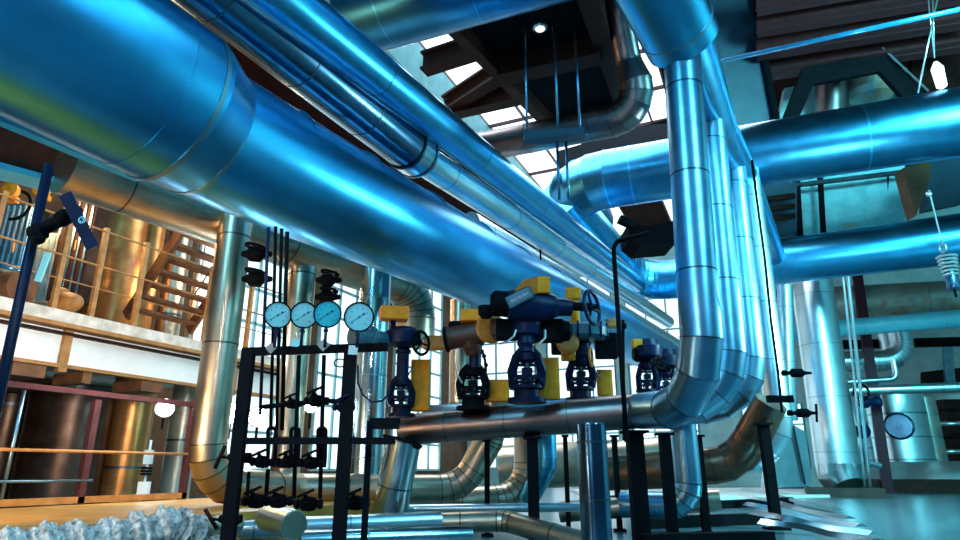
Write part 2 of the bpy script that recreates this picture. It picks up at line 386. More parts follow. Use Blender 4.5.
# F and G, big crossing pipes on the right
f0, f1 = P(640, 174, 16.2), P(900, 132, 14.2); fdx = (f1 - f0).normalized()
fl = f0 - fdx * 2.0
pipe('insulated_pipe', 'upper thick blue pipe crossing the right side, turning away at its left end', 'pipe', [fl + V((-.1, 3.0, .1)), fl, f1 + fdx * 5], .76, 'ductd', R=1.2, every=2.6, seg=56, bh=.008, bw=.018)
g0, g1 = P(792, 260, 19.4), P(950, 240, 17.6); gd = (g1 - g0).normalized()
pipe('insulated_pipe', 'lower thick blue pipe crossing the right side under the upper one', 'pipe', [g0 - gd * 1.0, g1 + gd * 4], .70, 'duct', every=2.3, seg=56, bh=.008, bw=.018)
# H, I behind
pipe('insulated_pipe', 'rusty pale pipe crossing behind the plum coloured post', 'pipe', [P(770, 306, 27), P(990, 296, 24)], .68, 'rustpipe', every=2.5)
pipe('insulated_pipe', 'light cyan pipe below the rusty pale pipe', 'pipe', [P(770, 334, 24), P(1000, 315, 21.5)], .31, 'bluel', every=2.5)
q0 = P(842, 362, 26); q1 = P(905, 360, 25.3)
pipe('insulated_pipe', 'silver blue pipe with a ribbed upward elbow behind the plum post', 'pipe', [q0 - (q1 - q0) * .6, q1, down(q1, 322)], .43, 'bright', R=.75, n=8, every=2.0)
pipe('insulated_pipe', 'upright silver stub pipe just left of the ribbed elbow', 'pipe', [down(P(889, 350, 25.9), 355), down(P(889, 350, 25.9), 322)], .3, 'bright', every=0)
pipe('insulated_pipe', 'slim pale horizontal pipe above the tank with the round hatch', 'pipe', [P(840, 391, 22.5), P(1000, 386, 21)], .17, 'bright', every=2.5)
q2 = P(848, 382, 23); q3 = P(897, 379, 22.6)
pipe('insulated_pipe', 'thin pipe turning up beside the ribbed elbow', 'pipe', [q2, q3, down(q3, 360)], .1, 'bright', R=.25, every=0)
# big upright pipe J
jt = P(814, 300, 22.0); jb = P(841, 486, proj(down(jt, 486))[2])
def jx(t):
    t.part('base_elbow', MB().tube([jb.lerp(jt, .115), jb.lerp(jt, .05), jb + V((.15, -.2, -.05))], [.66, .66, .52], 40), 'alu', label='scuffed foot')
pipe('upright_pipe', 'very wide upright silver pipe rising to the lower blue pipe', 'pipe', [jb.lerp(jt, .11), jt + (jt - jb) * .17], .66, 'bright', every=1.75, seg=56, extra=jx, first=.35)
# concrete footing below it
kf = hz(848, 489, 0)
single('concrete_plinth', 'low dark plinth under the very wide upright pipe', 'plinth', MB().box((jb.x, jb.y - .3, max(jb.z, .2) / 2 - .02), (2.1, 1.7, max(jb.z - .05, .2))), 'pit')
# plum post K
kp = hz(888, 493, 0)
t = T('steel_post', 'plum coloured steel post standing on the floor at the right', 'post')
t.part('post', MB().bar(kp, P(856.5, 270, proj(down(kp, 270))[2]), .34, .34, up=X), 'purple')
t.part('base_plate', MB().box((kp.x, kp.y, .03), (.6, .6, .06)), 'purple'); t.end()

# ================================================================== HEADER AND FOUR COLUMNS
t = T('header_pipe', 'blue overhead header pipe sloping away above the row of upright pipes', 'pipe')
h0, h1 = P(632, -60, 6.3), P(683, 42, 7.05)
t.part('wide_section', MB().tube([h0, h1], [.42, .40], 48), 'blue'); hd = (h1 - h0).normalized()
t.part('joint_band', MB().tube([h1 - hd * .2, h1 - hd * .17], .41, 48), 'seam')
sl = [P(684, 30, 7.3), P(717, 128, 10), P(743, 180, 12.6), P(777, 262, 20)]
t.part('narrow_section', MB().tube(sl, .30, 40), 'blue')
for i in (1, 2): dq = (sl[i + 1] - sl[i]).normalized(); t.part('joint_band', MB().tube([sl[i] - dq * .02, sl[i] + dq * .02], .307, 40), 'seam')
t.end()
def column(label, xt, yt, xb, yb, d, r, mat, left, R, n=5):
    top = P(xt, yt, d); bt = P(xb, yb, proj(down(top, yb))[2]); lf = left(bt) if callable(left) else left
    return pipe('upright_pipe', label, 'pipe', [top + (top - bt).normalized() * .25, bt, lf], r, mat, R=R, n=n, every=1.05)
column('nearest and widest upright pipe, bending left into the valve main', 682, 62, 706, 407, 7.0, .197, 'col', P(640, 411, 7.05), .62, 3)
column('second upright pipe from the left in the row of tall columns', 708, 122, 733, 407, 9.25, .225, 'col', lambda q: q - X * 4.4 + Z * -.03, .72, 4)
column('third upright pipe from the left in the row of tall columns', 731, 168, 755, 407, 11.3, .245, 'col', lambda q: q - X * 3.6, .8, 4)
column('fourth and palest upright pipe in the row, bending at its foot', 748, 182, 785, 462, 12.3, .22, 'bright', lambda q: q - X * 1.3, .75, 4)
c5 = P(785, 285, 17.5)
pipe('upright_pipe', 'slender pale upright pipe beside the very wide one', 'pipe', [c5, P(790, 420, 17)], .2, 'bright', every=1.5)
pipe('elbow_pipe', 'rusty brown pipe curving down left behind the black posts', 'pipe', [P(771, 402, 9.6), P(738, 464, 9.9), P(660, 470, 10.2), P(600, 474, 10.6)], [.24, .28, .29, .27], 'elbow_rust', R=[.7, 0], n=4, every=1.4)
# main M with valves
m0, m1 = P(403, 430, 7.9), P(640, 411, 7.05); md = (m1 - m0).normalized()
pipe('main_pipe', 'brownish horizontal pipe carrying the valves in the centre', 'pipe', [m0, m1 + md * .06], .19, 'main', every=.75, first=.62, band='seam')
# stub pipe sloping down at its left end, with black strap
st0 = P(404, 440, 7.75); st1 = P(384, 540, 7.6)
pipe('stub_pipe', 'short sloping grey pipe below the left end of the valve main', 'pipe', [st0, st1], .215, 'alu', every=.62, first=.55, band='seamd')
single('pipe_strap', 'black strap slung round the left end of the valve main', 'strap', MB().bar(P(384, 436, 7.4), P(412, 441, 7.4), .3, .03).bar(P(406, 436, 7.5), P(420, 448, 7.5), .3, .035), 'black')
f0_ = P(591, 425, 5.9); f1_ = down(f0_, 545)
def cap(t): t.part('end_cap', MB().lathe(f0_, Z, [(0, .141), (.012, .138), (.018, .1)], 40), 'dark')
pipe('stub_pipe', 'short capped upright pipe in front of the valve main', 'pipe', [f1_, f0_], .138, 'dark', every=.5, first=.38, band='seamd', extra=cap)
# vertical blue pipe ending in an elbow, in front of the rusty elbow
v0 = P(684, 436, 8.4); v1 = down(v0, 506)
pipe('drop_pipe', 'blue drop pipe with a foot elbow between the black posts', 'pipe', [v0 + Z * .15, v1, v1 - X * .9 + Y * .1], .17, 'col', R=.28, n=4, every=.6)
v0 = P(546, 438, 9.3); v1 = down(v0, 466)
pipe('drop_pipe', 'blue drop pipe bent sideways behind the black post', 'pipe', [v0 + Z * .25, v1, P(528, 500, 9.3)], .15, 'blue', R=.3, n=3, every=0)

# ================================================================== LEFT COLUMNS AND LOWER PIPES
a_t = P(237, 215, 7.7); a_b = down(a_t, 486)
l1 = P(300, 489, 8.0); l2 = P(462, 489, 8.6)
pipe('upright_pipe', 'tall pale pipe on the left that sweeps right along the floor', 'pipe', [a_t + Z * .3, a_b, l1, l2, down(l2, 486) * 0 + P(489, 440, 8.7), P(494, 400, 8.8)], [.195, .195, .19, .19, .2, .2], 'warm', R=[.45, 0, .5, .2], n=5, every=1.3)
b_t = P(306, 235, 9.0)
pipe('upright_pipe', 'middle pale upright pipe seen behind the gauges', 'pipe', [b_t, down(b_t, 500)], .185, 'warm', every=1.1)
c_t = P(377, 262, 9.4)
pipe('upright_pipe', 'right pale upright pipe seen behind the gauges and the yellow box', 'pipe', [c_t, down(c_t, 480)], .22, 'alu', every=1.1)
d_t = P(472, 330, 12)
pipe('upright_pipe', 'thin tan upright pipe behind the second valve', 'pipe', [P(460, 300, 13), down(P(460, 300, 13), 440)], .2, 'warm', every=1.5)
r1 = P(420, 505, 9.3); r2 = P(530, 500, 9.6)
pipe('elbow_pipe', 'ringed beige elbow pipe under the valve main', 'pipe', [r1, r2, down(r2, 420)], .235, 'warm', R=.55, n=7, every=.8)
pipe('floor_pipe', 'beige horizontal pipe low behind the short capped pipe', 'pipe', [P(560, 512, 8.9), P(720, 500, 8.4)], .14, 'warm', every=.9)
pipe('floor_pipe', 'beige fat horizontal pipe behind the black posts', 'pipe', [P(500, 468, 12.4), P(690, 458, 12)], .42, 'warm', every=1.6)
u0, u1, u2 = P(408, 524, 7.2), P(506, 521, 7.2), P(600, 548, 6.3)
pipe('floor_pipe', 'low grey pipe with a bend at the bottom centre', 'pipe', [u0, u1, u2], .115, 'warm', R=.25, n=3, every=.8)
pipe('floor_pipe', 'thin bright pipe above the low bent one', 'pipe', [P(400, 509, 8.0), P(600, 507, 8.0)], .055, 'bright', every=0)
pipe('floor_pipe', 'short thick pale pipe stub with an open end under the valve rack', 'pipe', [P(268, 517, 5.6), P(294, 525, 5.2)], .115, 'bright', every=0,
     extra=lambda t: t.part('end_disc', MB().cyl(P(293.6, 525, 5.21), P(295, 525.4, 5.19), .108, seg=32), 'warm'))
pipe('floor_pipe', 'long pale pipe lying along the floor behind the rack', 'pipe', [P(185, 532, 5.8), P(440, 520, 6.6)], .09, 'bright', every=.9)
pipe('floor_pipe', 'lower teal pipe lying at the very bottom of the rack', 'pipe', [P(300, 541, 5.6), P(470, 535, 6.2)], .09, 'alu', every=.9)

# ================================================================== VALVES WITH ACTUATORS
def spokes(c, ax, R, r, n=3):
    b = MB(); ax = V(ax).normalized(); a = Z; u = (a - ax * a.dot(ax)).normalized(); v = ax.cross(u)
    for k in range(n):
        an = 2 * math.pi * k / n + .4; b.cyl(c, c + (u * math.cos(an) + v * math.sin(an)) * R, r, seg=8)
    return b
def yoke(t, x, d, ytop, ybot, w, mat='navy'):
    """valve body, two yoke legs, stem and bonnet between rows ytop and ybot, centred on column x"""
    s = px(d); c = lambda yy, xx=x, o=0: P(xx, yy, d + o); H = ybot - ytop
    t.part('valve_body', MB().lathe(c(ybot + 6), Z, [(0, w * .62 * s), (.10 * H * s, w * .62 * s), (.11 * H * s, w * .42 * s), (.28 * H * s, w * .42 * s), (.29 * H * s, w * .56 * s), (.36 * H * s, w * .56 * s), (.37 * H * s, w * .3 * s)]), mat)
    for sg in (-1, 1):
        t.part('yoke_leg', MB().tube([c(ybot - .22 * H, x + sg * w * .42), c(ybot - .55 * H, x + sg * w * .48), c(ybot - .85 * H, x + sg * w * .34), c(ytop, x + sg * w * .14)], [w * .17 * s, w * .16 * s, w * .15 * s, w * .15 * s], 12), mat)
    t.part('stem', MB().cyl(c(ybot - .2 * H), c(ytop), w * .11 * s, seg=12), 'teal')
    t.part('stem_bushing', MB().lathe(c(ybot - .72 * H), Z, [(0, w * .2 * s), (.05 * H * s, w * .3 * s), (.2 * H * s, w * .3 * s), (.3 * H * s, w * .2 * s)], 16), mat)
    t.part('packing_gland', MB().lathe(c(ybot - .3 * H), Z, [(0, w * .3 * s), (.04 * H * s, w * .3 * s), (.05 * H * s, w * .18 * s), (.16 * H * s, w * .18 * s)], 16).box(c(ybot - .42 * H), (w * .8 * s, w * .3 * s, .09 * H * s), RC).box(c(ybot - .55 * H), (w * .34 * s, w * .3 * s, .12 * H * s), RC).box(c(ybot - .68 * H), (w * .6 * s, w * .2 * s, .05 * H * s), RC), mat)
    b = MB()
    for k in range(6):
        an = k * math.pi / 3; b.cyl(c(ybot - .27 * H) + V((math.cos(an), math.sin(an), 0)) * w * .5 * s, c(ybot - .38 * H) + V((math.cos(an), math.sin(an), 0)) * w * .5 * s, w * .05 * s, seg=6)
    t.part('flange_bolts', b, 'navyb')
def hand_box(label, x0, y0, x1, y1, d, mat='yellow', dep=.16):
    s = px(d); c = P((x0 + x1) / 2, (y0 + y1) / 2, d); t = T('control_box', label, 'control box')
    t.part('case', MB().box(c, ((x1 - x0) * s, dep, (y1 - y0) * s), RC, min((x1 - x0), (y1 - y0)) * s * .18), mat)
    t.part('lid_seam', MB().box(c - FH * dep * .22, ((x1 - x0) * s * 1.02, .008, (y1 - y0) * s * 1.01), RC, .003), 'yorange')
    t.part('cable_gland', MB().cyl(P(x0 + 2, y0 + (y1 - y0) * .2, d) - FH * dep * .5, P(x0 + 2, y0 + (y1 - y0) * .2, d) - FH * (dep * .5 + .03), .014, seg=10).cyl(P(x0 + 2, y0 + (y1 - y0) * .2, d) - FH * (dep * .5 + .03), P(x0 - 3, y0 + (y1 - y0) * .35, d) - FH * (dep * .5 + .03), .009, seg=8), 'teal')
    t.end()
# valve 3, the big one
d = 6.95; s = px(d)
t = T('motor_valve', 'largest motorised valve, with the dark blue handwheel and blue nameplate', 'valve')
yoke(t, 527, d, 350, 397, 31)
t.part('neck', MB().lathe(P(527, 352, d), Z, [(0, 8 * s), (4 * s, 8 * s), (8 * s, 10 * s), (16 * s, 9 * s), (17 * s, 14 * s), (21 * s, 15 * s), (28 * s, 15 * s), (34 * s, 19 * s)]), 'navyb')
ax = (P(566, 307, d) - P(500, 303, d)).normalized()
t.part('gear_housing', MB().lathe(P(506, 304, d), ax, [(0, 11 * s), (4 * s, 15 * s), (20 * s, 17 * s), (38 * s, 15 * s), (48 * s, 12 * s), (52 * s, 9 * s), (66 * s, 8 * s)], 28), 'navyb')
t.part('motor', MB().lathe(P(490, 303, d), ax, [(0, 8 * s), (3 * s, 12 * s), (5 * s, 13 * s), (18 * s, 13 * s), (19 * s, 11 * s)], 28).lathe(P(486, 318, d), Z, [(0, 5 * s), (4 * s, 8 * s), (12 * s, 8 * s)], 20), 'black')
pl = P(519.5, 297.5, d - .19); ux = (P(531, 290, d - .19) - P(507, 302, d - .19)).normalized(); uz = (Z - ux * Z.dot(ux)).normalized(); RP = Matrix((ux, ux.cross(uz) * -1, uz)).transposed()
i = t.part('nameplate', MB().box(pl, (27 * s, .03, 13 * s), RP, 2.6 * s), 'teal')
lt = MB()
for k, w in enumerate((2, 1.5, 1.8, 1.6, 2, 1.5, 1.8)):
    cc = pl + ux * (-8.2 + k * 2.75) * s - FH * .017
    lt.torus(cc, FH, .9 * s, .25 * s, 10, 5) if k % 2 == 0 else lt.box(cc, (.5 * s, .006, 2.2 * s), RP).box(cc + uz * .9 * s, (1.7 * s, .006, .45 * s), RP).box(cc - uz * .9 * s, (1.7 * s, .006, .45 * s), RP)
t.part('lettering', lt, 'tag', parent=i)
t.part('yellow_cover', MB().prism([P(514, 291, d - .12), P(524, 280, d - .12), P(537, 276, d - .12), P(537, 294, d - .12)], FH * .14), 'yorange')
t.part('terminal_box', MB().box(P(543, 286, d - .06), (13 * s, .13, 17 * s), RC, 1.2 * s).cyl(P(546, 286, d - .12), P(546, 286, d - .14), 1.2 * s, seg=10), 'yellow')
hw = P(592, 307.5, d - .10); hax = (R_ * .80 - FH * .55 + Z * .05).normalized()
t.part('gearbox', MB().box(P(541, 331, d + .14), (46 * s, .16, 24 * s), RC, 3 * s).lathe(P(560, 331, d + .1), R_, [(0, 9 * s), (3 * s, 11 * s), (9 * s, 10 * s), (12 * s, 6 * s)], 20), 'black', label='black gearbox hanging behind the neck')
t.part('junction_box', MB().box(P(507, 330, d + .1), (22 * s, .14, 22 * s), RC, 3 * s), 'black')
t.part('wheel_shaft', MB().cyl(P(570, 306, d), hw, 4.5 * s, seg=16).cyl(hw, hw + hax * .05, 2.6 * s, seg=12), 'black')
i = t.part('handwheel', MB().torus(hw, hax, 17 * s, 1.9 * s, 40, 12), 'navyb')
t.part('wheel_spokes', spokes(hw, hax, 17 * s, 1.4 * s).cyl(hw - hax * .02, hw + hax * .02, 3.6 * s, seg=14), 'navyb', parent=i)
t.part('cable', MB().tube([P(545, 330, d - .1), P(545, 338, d - .15), P(540, 343, d - .15), P(533, 345, d - .1)], 1.2 * s, 8), 'strap')
t.part('cable', MB().tube([P(500, 344, d - .1), P(508, 341, d - .15), P(514, 336, d - .15), P(516, 330, d - .1)], 1.0 * s, 8), 'strap')
t.end()
# valve 1
d = 7.55; s = px(d)
t = T('motor_valve', 'leftmost motorised valve, slim blue neck under a flat yellow box', 'valve')
yoke(t, 401, d, 378, 411, 23)
t.part('neck', MB().lathe(P(402, 384, d), Z, [(0, 7 * s), (2 * s, 6.2 * s), (30 * s, 6.2 * s), (31 * s, 8 * s), (34 * s, 8 * s), (36 * s, 6 * s), (38 * s, 9 * s)]), 'navyb')
t.part('gear_housing', MB().lathe(P(403, 347, d), Z, [(0, 9 * s), (3 * s, 16 * s), (13 * s, 18 * s), (15 * s, 18 * s), (16 * s, 15 * s), (19 * s, 12 * s)]), 'navyb')
t.part('motor', MB().lathe(P(352, 336, d - .3), (P(388, 340, d) - P(352, 336, d - .3)), [(0, 10 * s), (.05, 12 * s), (.10, 12 * s), (.105, 10 * s), (.22, 10 * s), (.23, 12 * s), (.27, 12 * s), (.28, 8 * s), (.5, 8 * s)]), 'teal', label='blue steel motor barrel behind the rightmost gauge')
t.part('terminal_box', MB().box(P(394, 314, d), (28 * s, .22, 13 * s), Matrix.Rotation(.25, 3, 'Z') @ RC, 1 * s), 'yellow')
t.part('box_stem', MB().cyl(P(393, 331, d), P(393, 320, d), 3 * s, seg=10), 'navy')
hw = P(421, 343, d - .05); hax = (R_ * .75 - FH * .6).normalized()
i = t.part('handwheel', MB().torus(hw, hax, 11.5 * s, 1.5 * s, 32, 10), 'black')
t.part('wheel_spokes', spokes(hw, hax, 11.5 * s, 1.1 * s), 'black', parent=i)
t.part('wheel_shaft', MB().cyl(P(410, 342, d), hw, 3 * s, seg=12), 'black')
t.part('cable', MB().tube([P(358, 365, d - .3), P(358, 383, d - .3), P(363, 395, d - .3), P(372, 402, d - .3), P(382, 401, d - .3), P(389, 394, d - .25), P(391, 384, d - .2)], 1.0 * s, 8), 'navyb')
t.end()
# valve 2
d = 7.45; s = px(d)
t = T('motor_valve', 'second motorised valve from the left, brown horn housing and black yoke', 'valve')
yoke(t, 473, d, 366, 404, 27, 'black')
t.part('neck', MB().lathe(P(475, 368, d), Z, [(0, 6 * s), (14 * s, 6.5 * s), (15 * s, 9 * s), (18 * s, 9 * s)]), 'navyb')
t.part('gear_housing', MB().lathe(P(446, 339, d), (P(480, 333, d) - P(446, 339, d)), [(0, 6 * s), (2 * s, 12 * s), (6 * s, 11 * s), (22 * s, 12 * s), (36 * s, 13 * s), (40 * s, 8 * s)]).tube([P(470, 332, d), P(472, 345, d), P(474, 354, d)], [12 * s, 11 * s, 8 * s], 20), 'umber')
t.part('housing_rim', MB().lathe(P(444, 340, d), (P(480, 333, d) - P(446, 339, d)), [(0, 11 * s), (1.5 * s, 13 * s), (4 * s, 13 * s)]), 'black')
t.part('terminal_box', MB().box(P(474, 316, d), (27 * s, .16, 12 * s), RC, 1.2 * s).cyl(P(491, 316, d), P(486, 316, d), 4 * s, seg=12), 'yellow')
mx = P(489, 330, d - .15)
i = t.part('motor', MB().lathe(mx, -FH + R_ * .2, [(0, 13 * s), (.1, 15 * s), (.12, 13 * s)]), 'yorange')
t.part('motor_cap', MB().box(P(497, 327, d - .3), (13 * s, .06, 17 * s), RC, 2 * s).box(P(499, 335, d - .3), (12 * s, .05, 9 * s), RC, 2 * s), 'umber', parent=i)
t.part('junction_box', MB().box(P(461, 334, d + .16), (26 * s, .14, 26 * s), RC, 3 * s), 'black')
t.part('chain', MB().tube([P(482, 350, d - .1), P(485, 360, d - .12), P(486, 372, d - .1)], 1.4 * s, 6).ball(P(484, 356, d - .12), 2.2 * s).ball(P(486, 365, d - .12), 2.2 * s), 'black')
t.part('cable', MB().tube([P(456, 350, d - .1), P(455, 362, d - .14), P(457, 374, d - .14), P(462, 383, d - .1)], .8 * s, 8), 'strap')
t.end()
# valve 4
d = 8.75; s = px(d)
t = T('motor_valve', 'grey green topped motorised valve just right of the largest one', 'valve')
yoke(t, 581, d, 356, 396, 25)
t.part('neck', MB().lathe(P(583, 358, d), Z, [(0, 5 * s), (2 * s, 7 * s), (14 * s, 8 * s), (18 * s, 6 * s)]), 'navyb')
t.part('gear_housing', MB().lathe(P(584, 341, d), Z, [(0, 18 * s), (3 * s, 24 * s), (11 * s, 25 * s), (13 * s, 24 * s), (15 * s, 18 * s)], 36), 'teal')
b = MB()
for k in range(12):
    an = k * math.pi / 6; b.cyl(P(584, 341, d) + V((math.cos(an), math.sin(an), 0)) * 23 * s, P(584, 325, d) + V((math.cos(an), math.sin(an), 0)) * 23 * s, 1.2 * s, seg=6)
t.part('cover_bolts', b, 'navyb')
t.part('motor', MB().lathe(P(568, 344, d - .1), -FH + R_ * -.2, [(0, 9 * s), (.06, 11 * s), (.16, 11 * s), (.18, 8 * s)]), 'yorange', label='yellow motor end')
mm = P(568, 356, d - .1); t.part('motor_bracket', MB().box(P(568, 353, d), (14 * s, .1, 16 * s), RC, 1.5 * s), 'yellow')
t.part('terminal_box', MB().box(P(573, 294, d), (15 * s, .12, 12 * s), RC, 1.5 * s).cyl(P(573, 300, d), P(576, 326, d), 5 * s, seg=12), 'yellow')
t.part('switch_box', MB().box(P(606, 346, d + .05), (22 * s, .16, 26 * s), RC, 2 * s), 'black')
t.part('switch_box', MB().box(P(560, 340, d + .12), (18 * s, .14, 30 * s), RC, 2 * s), 'black')
t.part('side_wheel', MB().torus(P(591, 357, d - .12), (R_ * .9 - FH * .3), 9 * s, 1.2 * s, 28, 8), 'yorange')
t.end()
# valve 5 and 6, smaller and further
for (x, yt, yb, d, lab, cap_) in ((647, 356, 393, 10.2, 'small blue motorised valve left of the first tall column, nearer of the two', 'navyb'), (666, 366, 396, 12.2, 'small blue valve almost touching the first tall column', 'navy')):
    s = px(d); t = T('motor_valve', lab, 'valve'); yoke(t, x, d, yt + 4, yb + 4, 18)
    t.part('gear_housing', MB().lathe(P(x + 1, yt + 3, d), Z, [(0, 7 * s), (2 * s, 14 * s), (9 * s, 15 * s), (12 * s, 15 * s), (13 * s, 11 * s), (19 * s, 10 * s)]), cap_)
    hw = P(x + 13, yt + 5, d - .1); hax = (R_ * .4 - FH).normalized()
    i = t.part('handwheel', MB().torus(hw, hax, 7 * s, 1.1 * s, 24, 8), 'black'); t.part('wheel_spokes', spokes(hw, hax, 7 * s, .9 * s), 'black', parent=i)
    t.part('motor', MB().lathe(P(x - 14, yt - 2, d), R_, [(0, 6 * s), (3 * s, 8 * s), (14 * s, 8 * s)]), 'black')
    t.part('terminal_box', MB().box(P(x - 10, yt - 12, d), (10 * s, .14, 9 * s), RC, 1 * s), 'yellow'); t.end()
hand_box('tall yellow box between the leftmost and second motorised valves', 411, 360, 430, 411, 7.75)
hand_box('short yellow box right of the second motorised valve', 486, 380, 509, 402, 7.6)
hand_box('tall yellow box just right of the largest valve', 539, 358, 559, 400, 7.3)
hand_box('yellow box right of the grey green topped valve', 597, 370, 612, 396, 9.0)
hand_box('orange yellow box lying flat behind the leftmost handwheel', 424, 336, 446, 350, 8.4, 'yorange')
hand_box('small orange box high beside the black gooseneck pipe', 606, 319, 618, 328, 9.4, 'yorange')

# ================================================================== GOOSENECK, CORDS, BLACK FITTINGS
g = P(626, 432, 6.5); gt = down(g, 242)
t = T('gooseneck_pipe', 'black thin upright pipe with a bent top in front of the columns', 'pipe')
pth, arc, _ = fillet([g - Z * .1, gt, P(650, 233, 6.6)], .1, 5)
t.part('tube', MB().tube(pth, .026, 12), 'black')
t.part('side_rod', MB().cyl(P(623, 320, 6.5), P(624, 440, 6.5), .016, seg=8).cyl(P(622, 326, 6.5), P(626, 326, 6.5), .03, seg=8), 'black'); t.end()
t = T('pipe_clamp', 'big black clamp fitting gripping the first tall column', 'clamp')
t.part('body', MB().prism([P(628, 224, 7.9), P(650, 226, 7.9), P(676, 220, 7.9), P(676, 243, 7.9), P(640, 246, 7.9), P(630, 238, 7.9)], FH * .5), 'black')
t.part('arm', MB().bar(P(619, 219, 7.9), P(634, 226, 7.9), .1, .09), 'black', label='short slanting arm'); t.end()
cc = [P(752, 160, 6.4), P(757, 200, 6.4), P(765, 260, 6.4), P(771, 320, 6.4), P(778, 372, 6.4), P(782, 412, 6.4)]
t = T('sensing_line', 'thin black line running down beside the tall columns with two needle valves', 'thin pipe')
t.part('line', MB().tube(cc, .013, 8), 'black')
for (x, y, w) in ((797, 373, 0), (803, 413, 9)):
    t.part('needle_valve', MB().lathe(P(x - 15, y, 6.4), R_, [(0, .03), (.04, .03), (.05, .02), (.08, .02), (.1, .045), (.2, .045), (.23, .02), (.3, .012)], 14), 'black')
    if w: t.part('tee_handle', MB().cyl(P(x + 13, y - 9, 6.4), P(x + 14, y + 9, 6.4), .012, seg=8), 'black')
t.part('wall_bracket', MB().box(P(780, 399, 6.4), (.26, .05, .07), RC), 'black'); t.end()
# black support posts under the main, with feet
def post(label, x, ytop, ybot, d, w, mat='black'):
    p = P(x, ytop, d); q = atz(p, 0) if ybot is None else down(p, ybot); q = atz(p, 0)
    t = T('support_post', label, 'post'); t.part('post', MB().box(((p.x + q.x) / 2, (p.y + q.y) / 2, (p.z + q.z) / 2), (w, w, p.z - q.z), Matrix.Rotation(YAW, 3, 'Z')), mat)
    t.part('foot_plate', MB().box(q + Z * .015, (w * 2.2, w * 2.2, .03), Matrix.Rotation(YAW, 3, 'Z')), mat)
    t.part('head_plate', MB().box(p, (w * 1.6, w * 1.6, .03), Matrix.Rotation(YAW, 3, 'Z')), mat); t.end()
post('thick black post left of the blue drop pipe, under the end of the valve main', 634, 432, None, 7.1, .17)
post('black post just left of the blue drop pipe', 664, 434, None, 7.6, .12)
post('black post between the blue drop pipe and the rusty elbow', 697, 436, None, 8.6, .10)
post('black post in front of the rusty elbow, rightmost of the row', 763, 424, None, 9.3, .13)
post('black post under the middle of the valve main', 532, 438, None, 7.3, .12)
post('thin black post behind the ringed beige elbow', 487, 440, None, 8.3, .07)
post('slim black post between the middle post and the capped pipe', 565, 436, None, 9.0, .06)
post('slim black post just right of the capped pipe', 614, 436, None, 9.0, .07)
for (xa, ya, xb, yb, d, lab) in ((645, 505, 790, 497, 9.2, 'black floor beam reaching right past the rightmost post'), (640, 517, 760, 513, 8.6, 'middle black floor beam between the posts'), (640, 534, 770, 531, 7.9, 'nearest black floor beam at the bottom of the posts'), (600, 496, 690, 492, 10.2, 'short black floor beam behind the posts')):
    q = hz(xa, ya, .16); q2 = hz(xb, yb, .16); q2 = V((q2.x, q2.y, .16)); single('floor_beam', lab, 'beam', MB().bar(q - Z * .08, q2 - Z * .08, .16, .16), 'black')
single('floor_slab', 'pale raised concrete strip behind the black posts', 'slab', MB().prism([hz(570, 489, .08), hz(800, 487, .08), hz(860, 494, .08), hz(600, 499, .08)], Z * -.08), 'white')
# corrugated sheets lying on the floor
for k in range(5):
    a = hz(752 + k * 5, 494 + k * 9.5, .1); b = hz(838 + k * 12, 511 + k * 9, .03); n = 16; mb = MB(); top = []
    dx = (b - a); sd = Z.cross(dx.normalized()).normalized()
    pts = []
    for j in range(n + 1):
        f = j / n; pts.append(a + dx * f + Z * (.10 * (1 / (1 + math.exp((f - .45) * 14))) + .02 + .012 * math.sin(f * 5 + k)) - sd * .25 * (1 / (1 + math.exp((f - .35) * 12))))
    A = [mb.b.verts.new(p + sd * .11) for p in pts]; B = [mb.b.verts.new(p + Z * .05) for p in pts]; D = [mb.b.verts.new(p - sd * .11) for p in pts]
    for j in range(n):
        for U1, U2 in ((A, B), (B, D), (D, A)): f = mb.b.faces.new((U1[j], U1[j + 1], U2[j + 1], U2[j])); f.smooth = True
    mb.b.faces.new((A[0], B[0], D[0])); mb.b.faces.new((A[-1], D[-1], B[-1]))
    single('floor_strip', ('farthest', 'second farthest', 'middle', 'second nearest', 'nearest')[k] + ' of the five bent metal strips on the floor at lower right', 'metal strip', mb, 'alu', 'bent metal strips on the floor', 25)

# ================================================================== PIPE ON HANGERS, RODS
pipe('insulated_pipe', 'brownish hanging pipe that bends upward under the black deck', 'pipe', [P(455, 150, 12.2), P(500, 144, 11.6), P(646, 114, 10.2), P(628, 60, 10.3), P(612, -20, 10.0)], [.26, .27, .27, .21, .21], 'main', R=[0, .45, .3], n=4, every=1.2, band='seamd')
t = T('trapeze_hanger', 'dark blue trapeze bar hung from steel rods under the black deck', 'pipe hanger')
d = 9.4; b1_, b2_ = P(524, 137, d), P(584, 133, d)
t.part('bar', MB().bar(b1_, b2_, .12, .14).bar(b1_ - Z * .07, b2_ - Z * .07, .2, .02), 'panelb')
for x, yy in ((527, 131), (558, 128), (580, 127)): q = P(x, yy, d); t.part('hanger_rod', MB().cyl(q, atz(q, ZD - .02), .018, seg=8), 'steelblue')
for x in (557, 566): q = P(x, 142, d); t.part('hanger_rod', MB().cyl(q, down(q, 200), .022, seg=8), 'steelblue')
t.end()
t = T('rod_clamp', 'small black clamp and rod between the huge duct and the bright pipe', 'clamp')
q = P(540, 238, 12.5); t.part('clamp', MB().torus(q, R_, .09, .03, 16, 8).ball(q + Z * .05, .09), 'black'); t.part('rod', MB().cyl(q, down(q, 264), .02, seg=8), 'black'); t.end()

